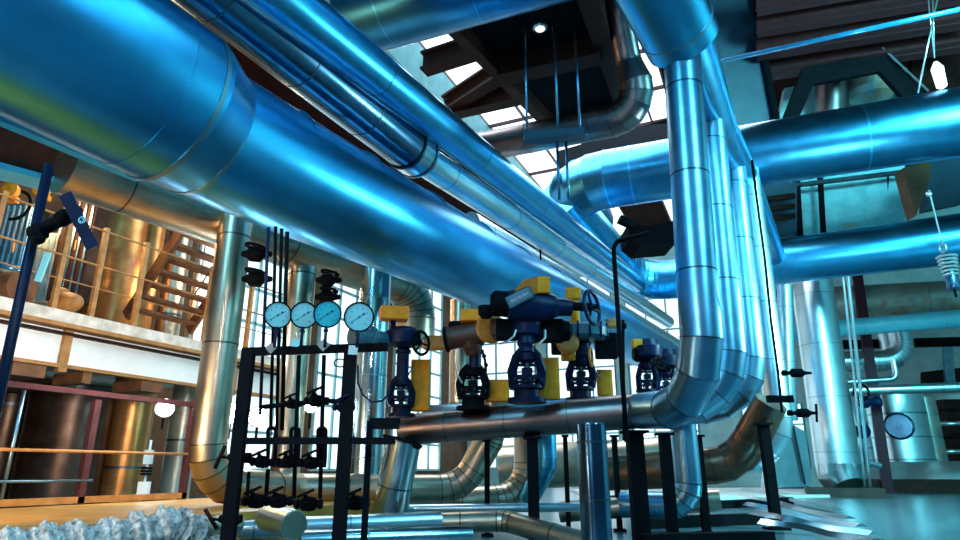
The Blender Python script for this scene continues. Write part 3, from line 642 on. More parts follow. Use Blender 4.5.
# ================================================================== UPPER RIGHT: ROOF STRUCTURE
t = T('steel_wall_panel', 'tall blue grey steel panel hanging behind the header pipe', 'panel')
t.part('sheet', MB().prism([P(700, -25, 18.5), P(749, -25, 18.5), P(778, 128, 18.5), P(738, 140, 18.5)], FH * .2), 'panelb')
t.part('edge_bar', MB().bar(P(750, -25, 18.4), P(779, 128, 18.4), .14, .3), 'black')
t.part('rusty_edge', MB().prism([P(690, -25, 18.6), P(704, -25, 18.6), P(742, 140, 18.6), P(728, 140, 18.6)], FH * .15), 'rust'); t.end()
for k, (ya, yb, dd, lab) in enumerate(((8, -32, 16.5, 'topmost'), (30, -8, 17.3, 'upper'), (54, 18, 18, 'middle'), (76, 42, 19, 'lowest'))):
    a, b = P(757, ya, dd), P(985, yb, dd - 2.2)
    single('roof_beam', lab + ' of the four dark red roof beams at the upper right', 'beam', MB().bar(a, b, .6, .1).bar(a + Z * .18, b + Z * .18, .12, .5), 'maroon')
tz = [P(781, 128, 18), P(806, 78, 18), P(880, 61, 17.6), P(926, 104, 17.4)]
outer = [(779, 130, 18), (803, 68, 18), (884, 52, 17.6), (934, 100, 17.4)]; inner = [(792, 134, 18), (814, 84, 18), (880, 71, 17.6), (912, 106, 17.4)]
tb = MB()
for i in range(3): tb.prism([P(*outer[i]), P(*outer[i + 1]), P(*inner[i + 1]), P(*inner[i])], FH * .15)
tb2 = MB().bar(tz[2] - FH * .2 + Z * .3, tz[3] - FH * .2 + Z * .28, .03, .05)
t = T('roof_frame', 'black bracket frame shaped like a flat arch at the upper right', 'frame'); t.part('frame', tb, 'black'); t.part('bright_edge', tb2, 'strap'); t.end()
single('roof_panel', 'pale lit wall panel seen through the black arch frame', 'panel', MB().prism([P(785, 88, 20.5), P(915, 66, 20.5), P(925, 125, 20.5), P(775, 140, 20.5)], FH * .2), 'wallc')
single('vent_pipe', 'grey upright vent pipe seen through the black arch frame', 'pipe', MB().cyl(P(832, 135, 19.6), P(832, 76, 19.6), .46, seg=32), 'main')
single('hopper', 'pale rounded hopper beside the grey vent pipe', 'hopper', MB().lathe(P(874, 101, 19.4), Z, [(0, .25), (.12, .55), (.3, .7), (.62, .75)], 24), 'rustpipe')
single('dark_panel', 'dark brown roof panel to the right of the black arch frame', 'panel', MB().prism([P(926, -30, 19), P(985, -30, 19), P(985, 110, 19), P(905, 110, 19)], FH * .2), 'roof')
t = T('pendant_lamp', 'white slim pendant lamp hanging at the upper right', 'lamp')
q = P(934.5, 58, 14); t.part('lamp_glass', MB().lathe(down(q, 88), Z, [(0, .05), (.04, .10), (.5, .12), (.66, .04)], 16), 'sky'); t.part('cord', MB().cyl(q, P(926, -20, 14), .014, seg=6).cyl(q, P(932, -20, 14), .014, seg=6), 'strap'); t.end()
single('cable', 'thin pale cable slanting down to the upper thick blue pipe', 'cable', MB().cyl(P(939, -10, 13.2), P(918, 93, 13.2), .018, seg=6), 'strap')
single('conduit', 'thin blue conduit crossing the upper right in front of the roof beams', 'conduit', MB().cyl(P(716, 62, 11.5), P(975, 6, 9.8), .04, seg=12), 'glassblue')
t = T('wall_panel', 'cyan sheet panels with dark frames between the two thick blue pipes', 'panel')
t.part('sheet', MB().prism([P(790, 175, 22), P(905, 160, 21), P(905, 240, 21), P(790, 250, 22)], FH * .1), 'panelc')
for x, w in ((799, .2), (823, .14), (892, .2)): t.part('frame_bar', MB().bar(P(x - 3, 175, 21.2), P(x + 1, 245, 21.2), w, .15), 'black')
t.part('top_frame', MB().bar(P(790, 186, 21.2), P(905, 172, 20.4), .15, .12), 'seamd')
t.part('small_sign', MB().box(P(852, 228, 21), (.5, .04, .3), RC), 'rustpipe'); t.end()
t = T('machine_box', 'dark crowded pipe box left of the cyan panels', 'box')
t.part('box', MB().prism([P(762, 185, 21), P(797, 182, 21), P(797, 235, 21), P(762, 240, 21)], FH * .6), 'panelb')
for k in range(3): t.part('small_pipe', MB().cyl(P(764, 200 + k * 10, 20.7), P(794, 196 + k * 10, 20.7), .1, seg=12), 'brown')
t.end()
single('bracket_plate', 'brown wedge shaped bracket plate above the lower thick blue pipe', 'bracket', MB().prism([P(903, 168, 17.5), P(929, 160, 17.5), P(931, 176, 17.5), P(916, 216, 17.5)], FH * .4), 'wallb')
single('bracket_plate', 'dark blue plate at the right edge between the two thick blue pipes', 'bracket', MB().prism([P(928, 158, 18.2), P(965, 150, 18.2), P(965, 202, 18.2), P(926, 210, 18.2)], FH * .3), 'panelb')
t = T('spring_hanger', 'coiled spring hanger on a cable at the right edge', 'hanger')
q = P(946, 254, 15.2)
for k in range(6): t.part('spring_coil', MB().torus(q - Z * (.08 + .09 * k), Z, .2 - .012 * k, .03, 20, 6), 'strap')
t.part('core', MB().lathe(down(q, 290), Z, [(0, .12), (.05, .14), (.6, .12), (.8, .05)], 20), 'dark'); t.part('tip', MB().cyl(down(q, 290), down(q, 297), .03, seg=8), 'black')
t.part('clip', MB().torus(P(943, 248, 15.2), R_, .1, .03, 16, 6), 'strap'); t.part('cable', MB().cyl(P(943, 246, 15.2), P(929, 190, 15.2), .02, seg=6).ball(P(929, 194, 15.2), .07), 'strap'); t.end()

# ================================================================== FAR RIGHT BACKGROUND
def tank(label, x0, x1, yt, yb, d, mat, extra=None):
    c = P((x0 + x1) / 2, yb, d); r = (x1 - x0) / 2 * px(d); h = down(c, yt).z - c.z; t = T('storage_tank', label, 'tank')
    t.part('shell', MB().lathe(c, Z, [(0, r), (h, r), (h + r * .25, r * .7)], 40), mat)
    for q in (.02, .35, .7): t.part('hoop', MB().lathe(c + Z * h * q, Z, [(0, r * 1.01), (.06, r * 1.01)], 40), 'seam')
    if extra: extra(t, c, r, h)
    t.end()
def hatch(t, c, r, h):
    q = P(908, 425, 23) ; dr = (CAM - c); dr.z = 0; dr.normalize(); q = atz(c, q.z) + dr * (r - .02)
    t.part('round_hatch', MB().lathe(q, dr, [(0, .5), (.06, .5), (.1, .42), (.1, .1), (.14, .08)], 28), 'dark')
tank('silver tank with a round dark hatch at the far right', 880, 932, 396, 462, 24, 'bright', hatch)
tank('greenish silver tank half hidden behind the one with the hatch', 924, 946, 398, 460, 26, 'rustpipe')
tank('white squat vessel between the very wide pipe and the plum post', 862, 880, 425, 462, 27, 'bright')
q = P(905, 466, 24); single('concrete_plinth', 'dark brown plinth under the tanks at the far right', 'plinth', MB().box((q.x + .6, q.y + .5, .22), (5.2, 3.6, .44)), 'brown')
t = T('machinery', 'dark machinery with small pipes at the right edge behind the tanks', 'machine')
t.part('frame', MB().box(P(962, 430, 27.5), (1.4, .5, 2.6), RC), 'brown')
for k in range(4): t.part('small_pipe', MB().cyl(P(940, 410 + k * 14, 26), P(975, 409 + k * 14, 25.8), .06 + .03 * (k % 2), seg=10), 'strap' if k % 2 else 'black')
t.end()
single('roof_beam', 'dark horizontal beam at the back between the lower pipes', 'beam', MB().bar(P(838, 345, 26.8), P(985, 341, 25.8), .3, .35), 'black')
single('dark_panel', 'dark brown wall hatch at the far right', 'panel', MB().prism([P(922, 372, 28), P(975, 366, 28), P(975, 388, 28), P(922, 388, 28)], FH * .1), 'brown')
single('steel_post', 'grey back post near the right edge', 'post', MB().bar(P(947, 345, 27), P(950, 385, 27), .35, .2), 'seam')
t = T('thin_pipe_riser', 'pair of thin pale risers just left of the plum post', 'thin pipe')
for (dx, r) in ((0, .05), (-5, .035)): t.part('riser', MB().tube([P(848 + dx, 275, 19.6), P(860 + dx, 385, 19.6), P(870 + dx, 486, 19.6)], r, 10), 'bright')
t.end()
t = T('hand_valve', 'cluster of small blue and silver valves behind the plum post', 'valve')
t.part('body', MB().lathe(P(858, 402, 21), R_, [(0, .12), (.1, .2), (.3, .2), (.4, .1), (.6, .2), (.7, .2)], 16), 'navyb'); t.part('handwheel', MB().torus(P(861, 392, 20.6), -FH, .25, .04, 24, 8), 'black')
t.part('lower_body', MB().ball(P(862, 431, 21), .26).cyl(P(862, 425, 21), P(862, 470, 21), .08, seg=10), 'navyb'); t.part('pipe_bend', MB().tube([P(856, 410, 21), P(862, 440, 21), P(866, 462, 21), P(880, 466, 21)], .1, 12), 'bright'); t.end()
t = T('funnel_pipe', 'pale pointed duct transition behind the palest tall column', 'duct')
t.part('cladding', MB().prism([P(792, 424, 19), P(806, 432, 19), P(812, 486, 19), P(772, 488, 19), P(776, 440, 19)], FH * .8), 'bright'); t.part('ridge', MB().bar(P(793, 426, 18.9), P(805, 484, 18.9), .06, .06), 'seamd'); t.end()
single('concrete_block', 'dark rubble foot behind the rusty elbow', 'block', MB().box(hz(786, 484, .25), (1.4, 1.0, .6), RC, .1), 'dark')

# ================================================================== LEFT: BALCONY
XE = P(0, 300, 10).x
z1, z2, z3 = hx(0, 297, XE).z, hx(0, 311, XE).z, hx(100, 372, XE).z
ye = hx(300, 360, XE).y; ys = -1.5
b = MB().box(((XE - .15 + XL + .2) / 2, (ys + ye) / 2, z2 - .08), (XE - XL - .35, ye - ys, .16))
t = T('balcony', 'white walled balcony with an orange ledge running along the left side', 'balcony')
t.part('deck', b, 'block')
t.part('kerb', MB().box((XE - .12, (ys + ye) / 2, (z1 + z2) / 2), (.3, ye - ys, z1 - z2 + .02)), 'block', label='stained pale kerb along the deck edge')
t.part('ledge', MB().box((XE + .06, (ys + ye) / 2, z2 - .05), (.3, ye - ys, .07)), 'orange', label='orange ledge')
t.part('ledge', MB().box((XE + .02, (ys + ye) / 2, z2 - .17), (.16, ye - ys, .05)), 'brown')
t.part('fascia_wall', MB().box((XE - .1, (ys + ye) / 2, (z2 + z3) / 2 - .05), (.2, ye - ys, z2 - z3 - .1)), 'white', label='white plaster fascia')
t.part('bottom_trim', MB().box((XE + .02, (ys + ye) / 2, z3), (.12, ye - ys, .06)), 'orange')
for x in (67, 220, 238): q = hx(x, 340, XE + .04); t.part('pilaster', MB().box((XE + .03, q.y, (z2 + z3) / 2 - .1), (.1, .14, z2 - z3)), 'orange')
for x0, x1 in ((20, 54), (92, 101), (152, 173)):
    q0 = hx(x0, 378, XE + .3); q1 = hx(x1, 378, XE + .3); t.part('joist_end', MB().box((XE - .35, (q0.y + q1.y) / 2, z3 - .14), (.8, q1.y - q0.y, .2)), 'rust')
t.end()
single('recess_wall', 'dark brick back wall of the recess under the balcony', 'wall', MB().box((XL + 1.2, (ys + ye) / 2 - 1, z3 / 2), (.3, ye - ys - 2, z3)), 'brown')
def railing(label, X0, zb, pp, rails, mat, rmat, pw, rr, y0, y1):
    t = T('railing', label, 'railing')
    for (x, ybase, h) in pp:
        q = hx(x, ybase, X0); t.part('railing_post', MB().box((X0, q.y, zb + h / 2), (pw, pw, h)), mat)
    for (zz, r, m) in rails: t.part('rail', MB().cyl((X0 + .03, y0, zz), (X0 + .03, y1, zz), r, seg=10), m)
    t.end()
zr = lambda x, y, X0: hx(x, y, X0).z
railing('orange railing along the edge of the balcony', XE - .1, z1, [(-20, 292, 1.75), (52, 310, 1.75), (90, 318, 1.75), (133, 327, 1.75), (203, 343, 1.75), (245, 350, 1.75)],
        [(zr(100, 228, XE), .02, 'orange'), (zr(100, 265, XE), .02, 'orange'), (zr(100, 288, XE), .012, 'orange')], 'orange', 'orange', .085, .02, ys, ye)
# stairs climbing from the balcony
A = hx(126, 316, XE - 1.9); B = hx(184, 226, XE - .2); w = V((0, hx(190, 322, XE - 1.9).y - A.y, 0))
t = T('metal_stair', 'steep open rust red stair climbing from the balcony', 'stairs')
for o in (V((0, 0, 0)), w): t.part('stringer', MB().bar(A + o, B + o, .08, .3), 'rust')
for k in range(7):
    q = A + (B - A) * ((k + .6) / 7); t.part('tread', MB().box(q + w / 2, (.3, w.y, .07)), 'rust')
t.part('handrail', MB().cyl(A + w + Z * .9, B + w + Z * .9, .02, seg=8).cyl(A + w, A + w + Z * .9, .02, seg=8), 'orange'); t.end()
# things behind the balcony
def upcyl(name, label, cat, x, ytop, ybot, d, rpx, mat, hoops=(.1, .9), group=None, z0=0):
    c = P(x, (ybot + ytop) / 2, d); h = down(c, ytop).z - z0; c = atz(c, z0); r = rpx * px(d); t = T(name, label, cat, group)
    t.part('shell', MB().lathe(c, Z, [(0, r), (h, r)], 40), mat)
    for q in hoops: t.part('hoop', MB().lathe(c + Z * h * q, Z, [(0, r * 1.02), (.05, r * 1.02)], 40), 'seamd')
    t.end()
upcyl('process_tank', 'large copper brown tank standing on the balcony', 'tank', 120, 190, 314, 15.6, 25, 'tankw', z0=z2)
upcyl('process_tank', 'narrower orange tank right of the large copper one', 'tank', 150, 200, 318, 15.8, 10, 'tankw', z0=z2)
upcyl('upright_pipe', 'pale wide pipe standing behind the stair', 'pipe', 177, 205, 325, 16.5, 11, 'warm', (.3, .7), z0=z2)
upcyl('upright_pipe', 'thin pale pipe behind the right stringer of the stair', 'pipe', 199, 205, 325, 16.5, 4, 'warm', (), z0=z2)
def cabinet(label, x0, y0, x1, y1, d, mat, ribs=5):
    s = px(d); c = P((x0 + x1) / 2, (y0 + y1) / 2, d); t = T('metal_cabinet', label, 'cabinet')
    t.part('body', MB().box(c, ((x1 - x0) * s, .5, (y1 - y0) * s), RC, .02), mat); rb = MB()
    for k in range(ribs): rb.box(c - FH * .26 + R_ * ((k + .5) / ribs - .5) * (x1 - x0) * s, (.04, .04, (y1 - y0) * s * .96), RC)
    t.part('ribs', rb, 'seam'); t.part('handle', MB().box(c - FH * .29 + R_ * .1, (.03, .03, .2), RC), 'orange'); t.end()
cabinet('grey ribbed cabinet at the left edge of the balcony', 4, 205, 33, 300, 12.5, 'alu')
cabinet('tan ribbed cabinet right of the grey one', 34, 235, 60, 306, 12.8, 'warm')
cabinet('dark cabinet in front of the copper tank', 62, 195, 97, 305, 13.0, 'brown')
t = T('hand_valve', 'pair of yellow valve caps high at the left edge', 'valve')
for x, y in ((13, 192), (45, 190)): t.part('valve_cap', MB().lathe(P(x, y, 11.5), -FH, [(0, .14), (.12, .16), (.16, .08)], 20).box(P(x, y + 8, 11.5), (.16, .12, .1), RC), 'yellow')
t.part('pipe_loop', MB().torus(P(15, 205, 11.5), -FH, .28, .03, 24, 8, .55, 3.0), 'black'); t.end()
single('cable_drum', 'rusty rounded drum lying on the balcony at the left edge', 'drum', MB().lathe(P(4, 289, 11.2), R_ * .9 - FH * .2, [(0, .22), (.04, .3), (.4, .3), (.44, .2)], 24), 'rust')
single('sandbag', 'tan crumpled sack lying on the balcony beside an orange post', 'sack', MB().ball(P(66, 303, 11.4), .24, (1.6, .9, .8)).ball(P(61, 296, 11.4), .16, (1, 1, 1)), 'orange')
single('insulated_pipe', 'short grey horizontal pipe on the balcony at the left edge', 'pipe', MB().cyl(P(-15, 262, 12), P(26, 274, 12), .1, seg=20), 'alu')
single('sign_strip', 'small vertical light blue strip hanging on the balcony railing', 'sign', MB().box(P(43, 267, 9.9), (.1, .03, .48), Matrix.Rotation(.15, 3, FH) @ RC), 'face')

# ================================================================== LEFT: WALKWAY AND PIT
zw = .42
w0, w1 = hz(0, 509, zw), hz(200, 498, zw); XW = (w0.x + w1.x) / 2; xn = hz(40, 528, zw).x
struct('floor_walkway', MB().box(((XW + xn) / 2, (w1.y + .6 - 3) / 2, zw / 2), (xn - XW, w1.y + .6 + 3, zw)), 'ochre')
for (xa, xb, lab) in (): pass
t = T('railing', 'plum and tan railing along the ochre walkway at lower left', 'railing')
for x in (97, 195, -40):
    q = hx(x, 400, XW); t.part('railing_post', MB().box((XW, q.y, (q.z + zw) / 2), (.08, .08, q.z - zw)), 'maroon')
yA, yB2 = hx(-60, 400, XW).y, hx(197, 405, XW).y
t.part('top_rail', MB().box((XW, (yA + yB2) / 2, zr(98, 394, XW)), (.07, yB2 - yA, .06)), 'maroon')
t.part('middle_rail', MB().cyl((XW + .03, yA, zr(98, 452, XW)), (XW + .03, hx(222, 450, XW).y, zr(98, 452, XW)), .018, seg=10), 'orange')
t.part('lower_rail', MB().cyl((XW + .03, yA, zr(50, 481, XW)), (XW + .03, hx(96, 450, XW).y, zr(50, 481, XW)), .014, seg=10), 'seam')
t.part('toe_rail', MB().box((XW, (yA + yB2) / 2, zw + .05), (.08, yB2 - yA, .07)), 'orange', label='orange toe rail')
t.part('brace_rod', MB().cyl(hx(25, 388, XW), hx(0, 505, XW), .02, seg=8), 'seam'); t.end()
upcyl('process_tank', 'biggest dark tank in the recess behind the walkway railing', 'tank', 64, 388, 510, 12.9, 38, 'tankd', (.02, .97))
upcyl('process_tank', 'brown lit tank in the recess between the dark tank and the lamp', 'tank', 127, 378, 510, 13.6, 20, 'tankw', (.3,))
upcyl('process_tank', 'grey green tank in the recess left of the tall pale pipe', 'tank', 181, 380, 505, 14.8, 14, 'rustpipe', (.5,))
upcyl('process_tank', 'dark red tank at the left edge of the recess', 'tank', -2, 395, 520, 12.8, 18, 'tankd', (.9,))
t = T('spring_support', 'small white and black spring support standing before the brown tank', 'support')
q = P(142, 500, 10.0)
t.part('rod', MB().cyl(q, down(q, 440), .02, seg=8), 'tag'); t.part('frame', MB().box(down(q, 457), (.12, .08, .22), RC), 'tag')
t.part('spring', MB().torus(down(q, 468), Z, .07, .02, 16, 6).torus(down(q, 471), Z, .07, .02, 16, 6).torus(down(q, 474), Z, .07, .02, 16, 6), 'black'); t.part('block', MB().box(down(q, 490), (.16, .1, .25), RC), 'white'); t.end()
def floodlamp(label, x, y, d, rp, tilt=0):
    q = P(x, y, d); ax = (CAM - q).normalized(); r = rp * px(d); t = T('floodlight', label, 'lamp', None)
    t.part('housing', MB().lathe(q - ax * .14, ax, [(0, r * .5), (.06, r * .9), (.13, r * 1.15), (.14, r * 1.15)], 24), 'strap')
    t.part('lamp_glass', MB().lathe(q, ax, [(0, r), (.01, r * .96), (.02, r * .6)], 24), 'lamp')
    t.part('bracket', MB().box(q - ax * .12 - Z * (r + .1), (.03, .03, .25), RC), 'black'); t.end()
floodlamp('glaring white floodlight in the recess left of the tall pale pipe', 165, 408, 11.2, 8)
floodlamp('brightest floodlight just right of the tall pale pipe, left of the pair', 231, 413, 8.6, 9)
floodlamp('right floodlight of the close pair behind the rack', 258, 417, 8.6, 9)
floodlamp('floodlight behind the middle of the valve rack', 311, 405, 8.8, 7)
# windows along the left side wall
def side_window(n, ya, yb, za, zb, cols, rows):
    x = XL + .2; f = MB()
    for i in range(cols + 1): f.box((x + .05, ya + (yb - ya) * i / cols, (za + zb) / 2), (.12, .1, zb - za))
    for j in range(rows + 1): f.box((x + .05, (ya + yb) / 2, za + (zb - za) * j / rows), (.12, yb - ya, .1))
    struct('window_%d' % n, f, 'wallc', [('pane', MB().box((x, (ya + yb) / 2, (za + zb) / 2), (.03, yb - ya, zb - za)), 'skyw')])
side_window(8, 14.5, 20, .8, 11, 4, 8); side_window(9, 21, 26, .8, 11, 4, 8); side_window(10, 27, 32, .8, 11, 4, 8)
side_window(11, 8.5, 12.0, .7, 2.2, 4, 3)

# ================================================================== NEAR LEFT POST WITH BLUE ARM
q = P(1, 400, 2.6)
t = T('stand_post', 'dark blue slender post leaning into the left edge with a black clamp', 'post')
pt = down(P(1, 400, 2.6), 165); t.part('post', MB().cyl(atz(q, zw * 0), P(49, 165, 2.9), .021, seg=16), 'navy')
t.part('clamp', MB().lathe(P(32, 236, 2.75), (P(46, 228, 2.75) - P(32, 236, 2.75)), [(0, .03), (.01, .04), (.05, .04), (.055, .028), (.13, .028), (.14, .035), (.18, .035), (.2, .02), (.24, .02)], 16).ball(P(38, 238, 2.74), .03), 'black')
i = t.part('flat_arm', MB().bar(P(65, 194, 2.7), P(93, 248, 2.7), .05, .012, up=FH), 'navyb', label='blue flat bar')
t.part('round_badge', MB().torus(P(82, 220, 2.66), FH, .014, .003, 20, 6).torus(P(82, 220, 2.66), FH, .007, .002, 16, 6, .7), 'face', parent=i, label='small light blue round emblem'); t.end()
# dark girder below the wide duct section
g0, g1 = P(-60, 122, 5.9), P(104, 170, 7.2)
t = T('support_girder', 'dark girder with a blue lower flange beneath the wide duct section', 'girder')
t.part('web', MB().bar(g0, g1, .25, .62), 'brown'); t.part('lower_flange', MB().bar(g0 - Z * .33, g1 - Z * .33, .34, .06), 'glassblue', label='blue lower flange'); t.end()
single('edge_rail', 'bright blue edge strip along the underside of the wide duct section', 'strip', MB().bar(P(-30, 108, 4.25), P(140, 179, 5.35), .09, .04), 'glassblue')

# ================================================================== GAUGE RACK
d = 4.6; s = px(d)
t = T('valve_rack', 'black upright steel frame carrying the four pressure gauges', 'rack')
pA = P(249, 350, d); pB = P(351, 347, d)
for p in (pA, pB): t.part('rack_post', MB().box(((p.x), (p.y), p.z / 2), (.085, .07, p.z), Matrix.Rotation(YAW, 3, 'Z')), 'black')
t.part('top_bar', MB().bar(P(243, 352, d), P(388, 347, d), .06, .055), 'black')
mz = down(pA, 441).z; t.part('middle_bar', MB().bar(atz(pA, mz), atz(pB, mz) + R_ * .35, .05, .045), 'black')
p2 = P(370, 421, d - .05); t.part('side_post', MB().box((p2.x, p2.y, p2.z / 2), (.04, .04, p2.z), Matrix.Rotation(YAW, 3, 'Z')), 'black')
t.part('side_bracket', MB().bar(p2, P(400, 421, d - .05), .05, .04).box(P(385, 424, d - .05), (.2, .08, .07), RC), 'black'); t.end()
GS = [(278, 315, 13.6, 0, 'face', 'leftmost pressure gauge on the rack, needle pointing lower left'), (304, 315, 13.6, .04, 'face', 'pressure gauge second from the left, its right rim overlapped'),
      (327.5, 314, 14.0, -.05, 'faced', 'pressure gauge with the darker turquoise dial, third from the left'), (359, 317, 15.2, -.08, 'face', 'rightmost and largest pressure gauge, with the palest dial')]
for (x, y, r, o, fm, lab) in GS:
    dg = d - .1 + o; c = P(x, y, dg); sg = px(dg); R0 = r * sg; ax = ((CAM - c).normalized() + R_ * .12).normalized()
    u = ax.cross(Z).normalized() * -1; v = (Z - ax * Z.dot(ax)).normalized()
    t = T('pressure_gauge', lab, 'gauge', None)
    t.part('case', MB().lathe(c - ax * .045, ax, [(0, R0 * .8), (.004, R0 * .96), (.04, R0), (.05, R0), (.052, R0 * .97), (.052, R0 * .9), (.044, R0 * .89)], 48), 'black')
    i = t.part('dial', MB().lathe(c, ax, [(0, R0 * .89), (.001, R0 * .89)], 48), fm, label='turquoise dial')
    tk = MB()
    for k in range(28):
        an = math.radians(-45 + 270 * k / 27); dr = u * math.cos(an) + v * math.sin(an); L = .1 if k % 3 == 0 else .05
        tk.bar(c + ax * .0025 + dr * R0 * .8, c + ax * .0025 + dr * R0 * (.8 - L), .0012, .0008, up=ax)
    for k in range(8):
        an = math.radians(-45 + 270 * k / 7); dr = u * math.cos(an) + v * math.sin(an); tk.box(c + ax * .002 + dr * R0 * .58, (.006, .001, .008), RC)
    t.part('scale_marks', tk, 'ink', parent=i)
    nd_ = (u * -.80 - v * .6).normalized()
    t.part('needle', MB().bar(c + ax * .004 - nd_ * R0 * .3, c + ax * .004 + nd_ * R0 * .74, .0022, .002, up=ax).lathe(c + ax * .003, ax, [(0, .006), (.003, .005)], 14), 'ink', parent=i)
    t.part('pointer_stop', MB().lathe(c + ax * .002 + (u * .30 + v * .22) * R0, ax, [(0, .008), (.003, .006)], 12), 'ink', parent=i)
    gl = bpy.data.materials.get('gauge glass')
    t.part('stem', MB().cyl(c - Z * R0 * .9 - ax * .02, atz(c - ax * .02, down(c, 347).z), .011, seg=12).lathe(c - Z * (R0 + .03) - ax * .02, Z, [(0, .018), (.02, .018)], 6), 'navyb'); t.end()
for (x, y, sz, an, m, lab) in ((271, 348, 8, .8, 'tagd', 'grey diamond shaped tag under the leftmost gauge'), (295, 343, 7, .1, 'face', 'light blue tag under the second gauge'), (323.5, 345, 9, .8, 'tagd', 'wide grey diamond tag under the third gauge'), (353, 350, 9, .05, 'tag', 'pale rectangular tag under the rightmost gauge')):
    single('tag_plate', lab, 'tag', MB().box(P(x, y, d - .12), (sz * s, .004, sz * s), Matrix.Rotation(an, 3, FH) @ RC), m)
# tubing
def rod(label, pts, r, mat, name='impulse_tube'):
    single(name, label, 'tube', MB().tube(pts, r * 1.25, 10), mat)
for k, (x, yt, r, m, lab) in enumerate(((268, 236, .010, 'navyb', 'cyan lit thin tube left of the black rods'), (275.5, 236, .010, 'black', 'left black rod above the leftmost gauge'), (281.5, 238, .010, 'black', 'middle black rod above the leftmost gauge'), (287, 241, .012, 'black', 'right black rod above the leftmost gauge'))):
    q = P(x, yt, d + .15); q1 = P(x - (8 if k == 0 else 5), 415 if k == 0 else 430, d + .15); rod(lab, [q + (q - q1) * .05, q1], r, m)
lab3 = ('left', 'middle', 'right')
for k, x in enumerate((273, 296, 323)):
    q = P(x, 430, d - .04); pth = [P(x - 6, 356, d - .04) if k else P(x - 6, 425, d - .04)]
    rod('hooked black tube over the middle bar, %s of the three' % lab3[k], fillet([P(x - 5, 460, d - .04), P(x - 5, 428, d - .04), P(x + 3, 428, d - .04), P(x + 2, 462, d - .04)], .025, 4)[0], .011, 'black')
for k, (xa, xb) in enumerate(((299, 295), (324, 321))):
    rod('black tube from the bar down to the lower valves, below the %s gauge' % ('second', 'third')[k], [P(xa, 355, d - .02), P(xb, 462, d - .02), P(xb - 1, 498, d - .02)], .012, 'black')
rod('thin black tube between the two rows of rack valves at the left', [P(249, 472, d - .05), P(247, 500, d - .05)], .010, 'black')
rod('black tube right of the left rack post between the valve rows', [P(268, 470, d - .05), P(266, 498, d - .05)], .012, 'black')
def needle_valve(label, x, y, dd, sc=1.0, dirv=None, mat='black'):
    ax = R_ if dirv is None else dirv; c = P(x, y, dd); k = sc * .0128; t = T('needle_valve', label, 'valve')
    t.part('body', MB().lathe(c - ax * 8 * k, ax, [(0, 1.2 * k), (1 * k, 2.6 * k), (2.5 * k, 2.8 * k), (3 * k, 1.8 * k), (5 * k, 3.6 * k), (9 * k, 4.0 * k), (12 * k, 3.4 * k), (13 * k, 1.8 * k), (14 * k, 2.6 * k), (16 * k, 2.4 * k)], 12).box(c, (5 * k, 5 * k, 7 * k), RC, .8 * k), mat)
    t.part('bonnet', MB().lathe(c - FH * 2 * k, -FH * .6 + Z * .5, [(0, 2.6 * k), (4 * k, 2.4 * k), (4.2 * k, 1.2 * k), (9 * k, 1.2 * k)], 10), mat)
    e = c + (-FH * .6 + Z * .5).normalized() * 9 * k
    t.part('handle', MB().bar(e - ax * 4.5 * k - Z * 2 * k, e + ax * 4.5 * k + Z * 2 * k, 1.6 * k, 1.6 * k, bev=.3 * k), mat); t.end()
rowA = [(262, 462, 'upper row of rack valves, leftmost'), (288, 462, 'upper row of rack valves, middle'), (311, 463, 'upper row of rack valves, rightmost')]
rowB = [(256, 501, 'lower row of rack valves, leftmost'), (278, 501, 'lower row of rack valves, middle'), (308, 504, 'lower row of rack valves, rightmost')]
for (x, y, lab) in rowA + rowB: needle_valve('black needle valve, ' + lab, x, y, d - .12, .85 + .15 * (y > 500))
needle_valve('black needle valve under the bar behind the middle floodlight', 292, 404, d, .7); needle_valve('black needle valve under the bar beside the right rack post', 316, 401, d, .9); needle_valve('small dark blue needle valve on the right rack post', 344, 407, d - .1, .8, mat='navy')
needle_valve('small black valve at the foot of the right rack post', 355, 503, d - .1, 1.0)
single('manifold_bar', 'reddish brown manifold bar on the left rack post', 'manifold', MB().bar(P(236, 458, d - .1), P(284, 465, d - .1), .05, .045).bar(P(284, 463, d - .1), P(326, 464, d - .1), .04, .05), 'brown')
def tee(label, x, y, dd, x2, y2):
    t = T('tee_valve', label, 'valve'); a = P(x, y, dd)
    t.part('tee_handle', MB().tube([a - (Z * .075 - R_ * -.0) + R_ * -.028 * 0, a], .001, 6) if 0 else MB().cyl(P(x2, y2, dd), P(2 * x - x2, 2 * y - y2, dd), .014, seg=12), 'brown')
    t.part('spindle', MB().cyl(a, P(x + 14, y + 1, dd), .010, seg=10), 'black')
    t.part('body', MB().lathe(P(x + 8, y, dd), R_, [(0, .02), (.02, .03), (.05, .03), (.055, .022), (.12, .03), (.16, .03), (.165, .015)], 14).box(P(x + 22, y + 1, dd), (.08, .06, .07), RC, .008), 'black'); t.end()
tee('black valve with a slanting tee handle on the left rack post', 220, 457, d - .15, 225, 446)
tee('lower black valve with a slanting tee handle at the bottom of the left rack post', 211, 519, d - .15, 205, 509)
rod('thin black wire loop hanging from the top bar right of the third gauge', [P(352 - 12 + 6 * math.cos(a_ * .5), 363 + 4 * math.sin(a_ * .5), d - .05) for a_ in range(12)], .004, 'black', 'wire_loop')
rod('thick black horizontal tube joining the upper needle valves under the top bar', [P(262, 407, d), P(290, 404, d), P(330, 401, d), P(348, 402, d)], .014, 'black')
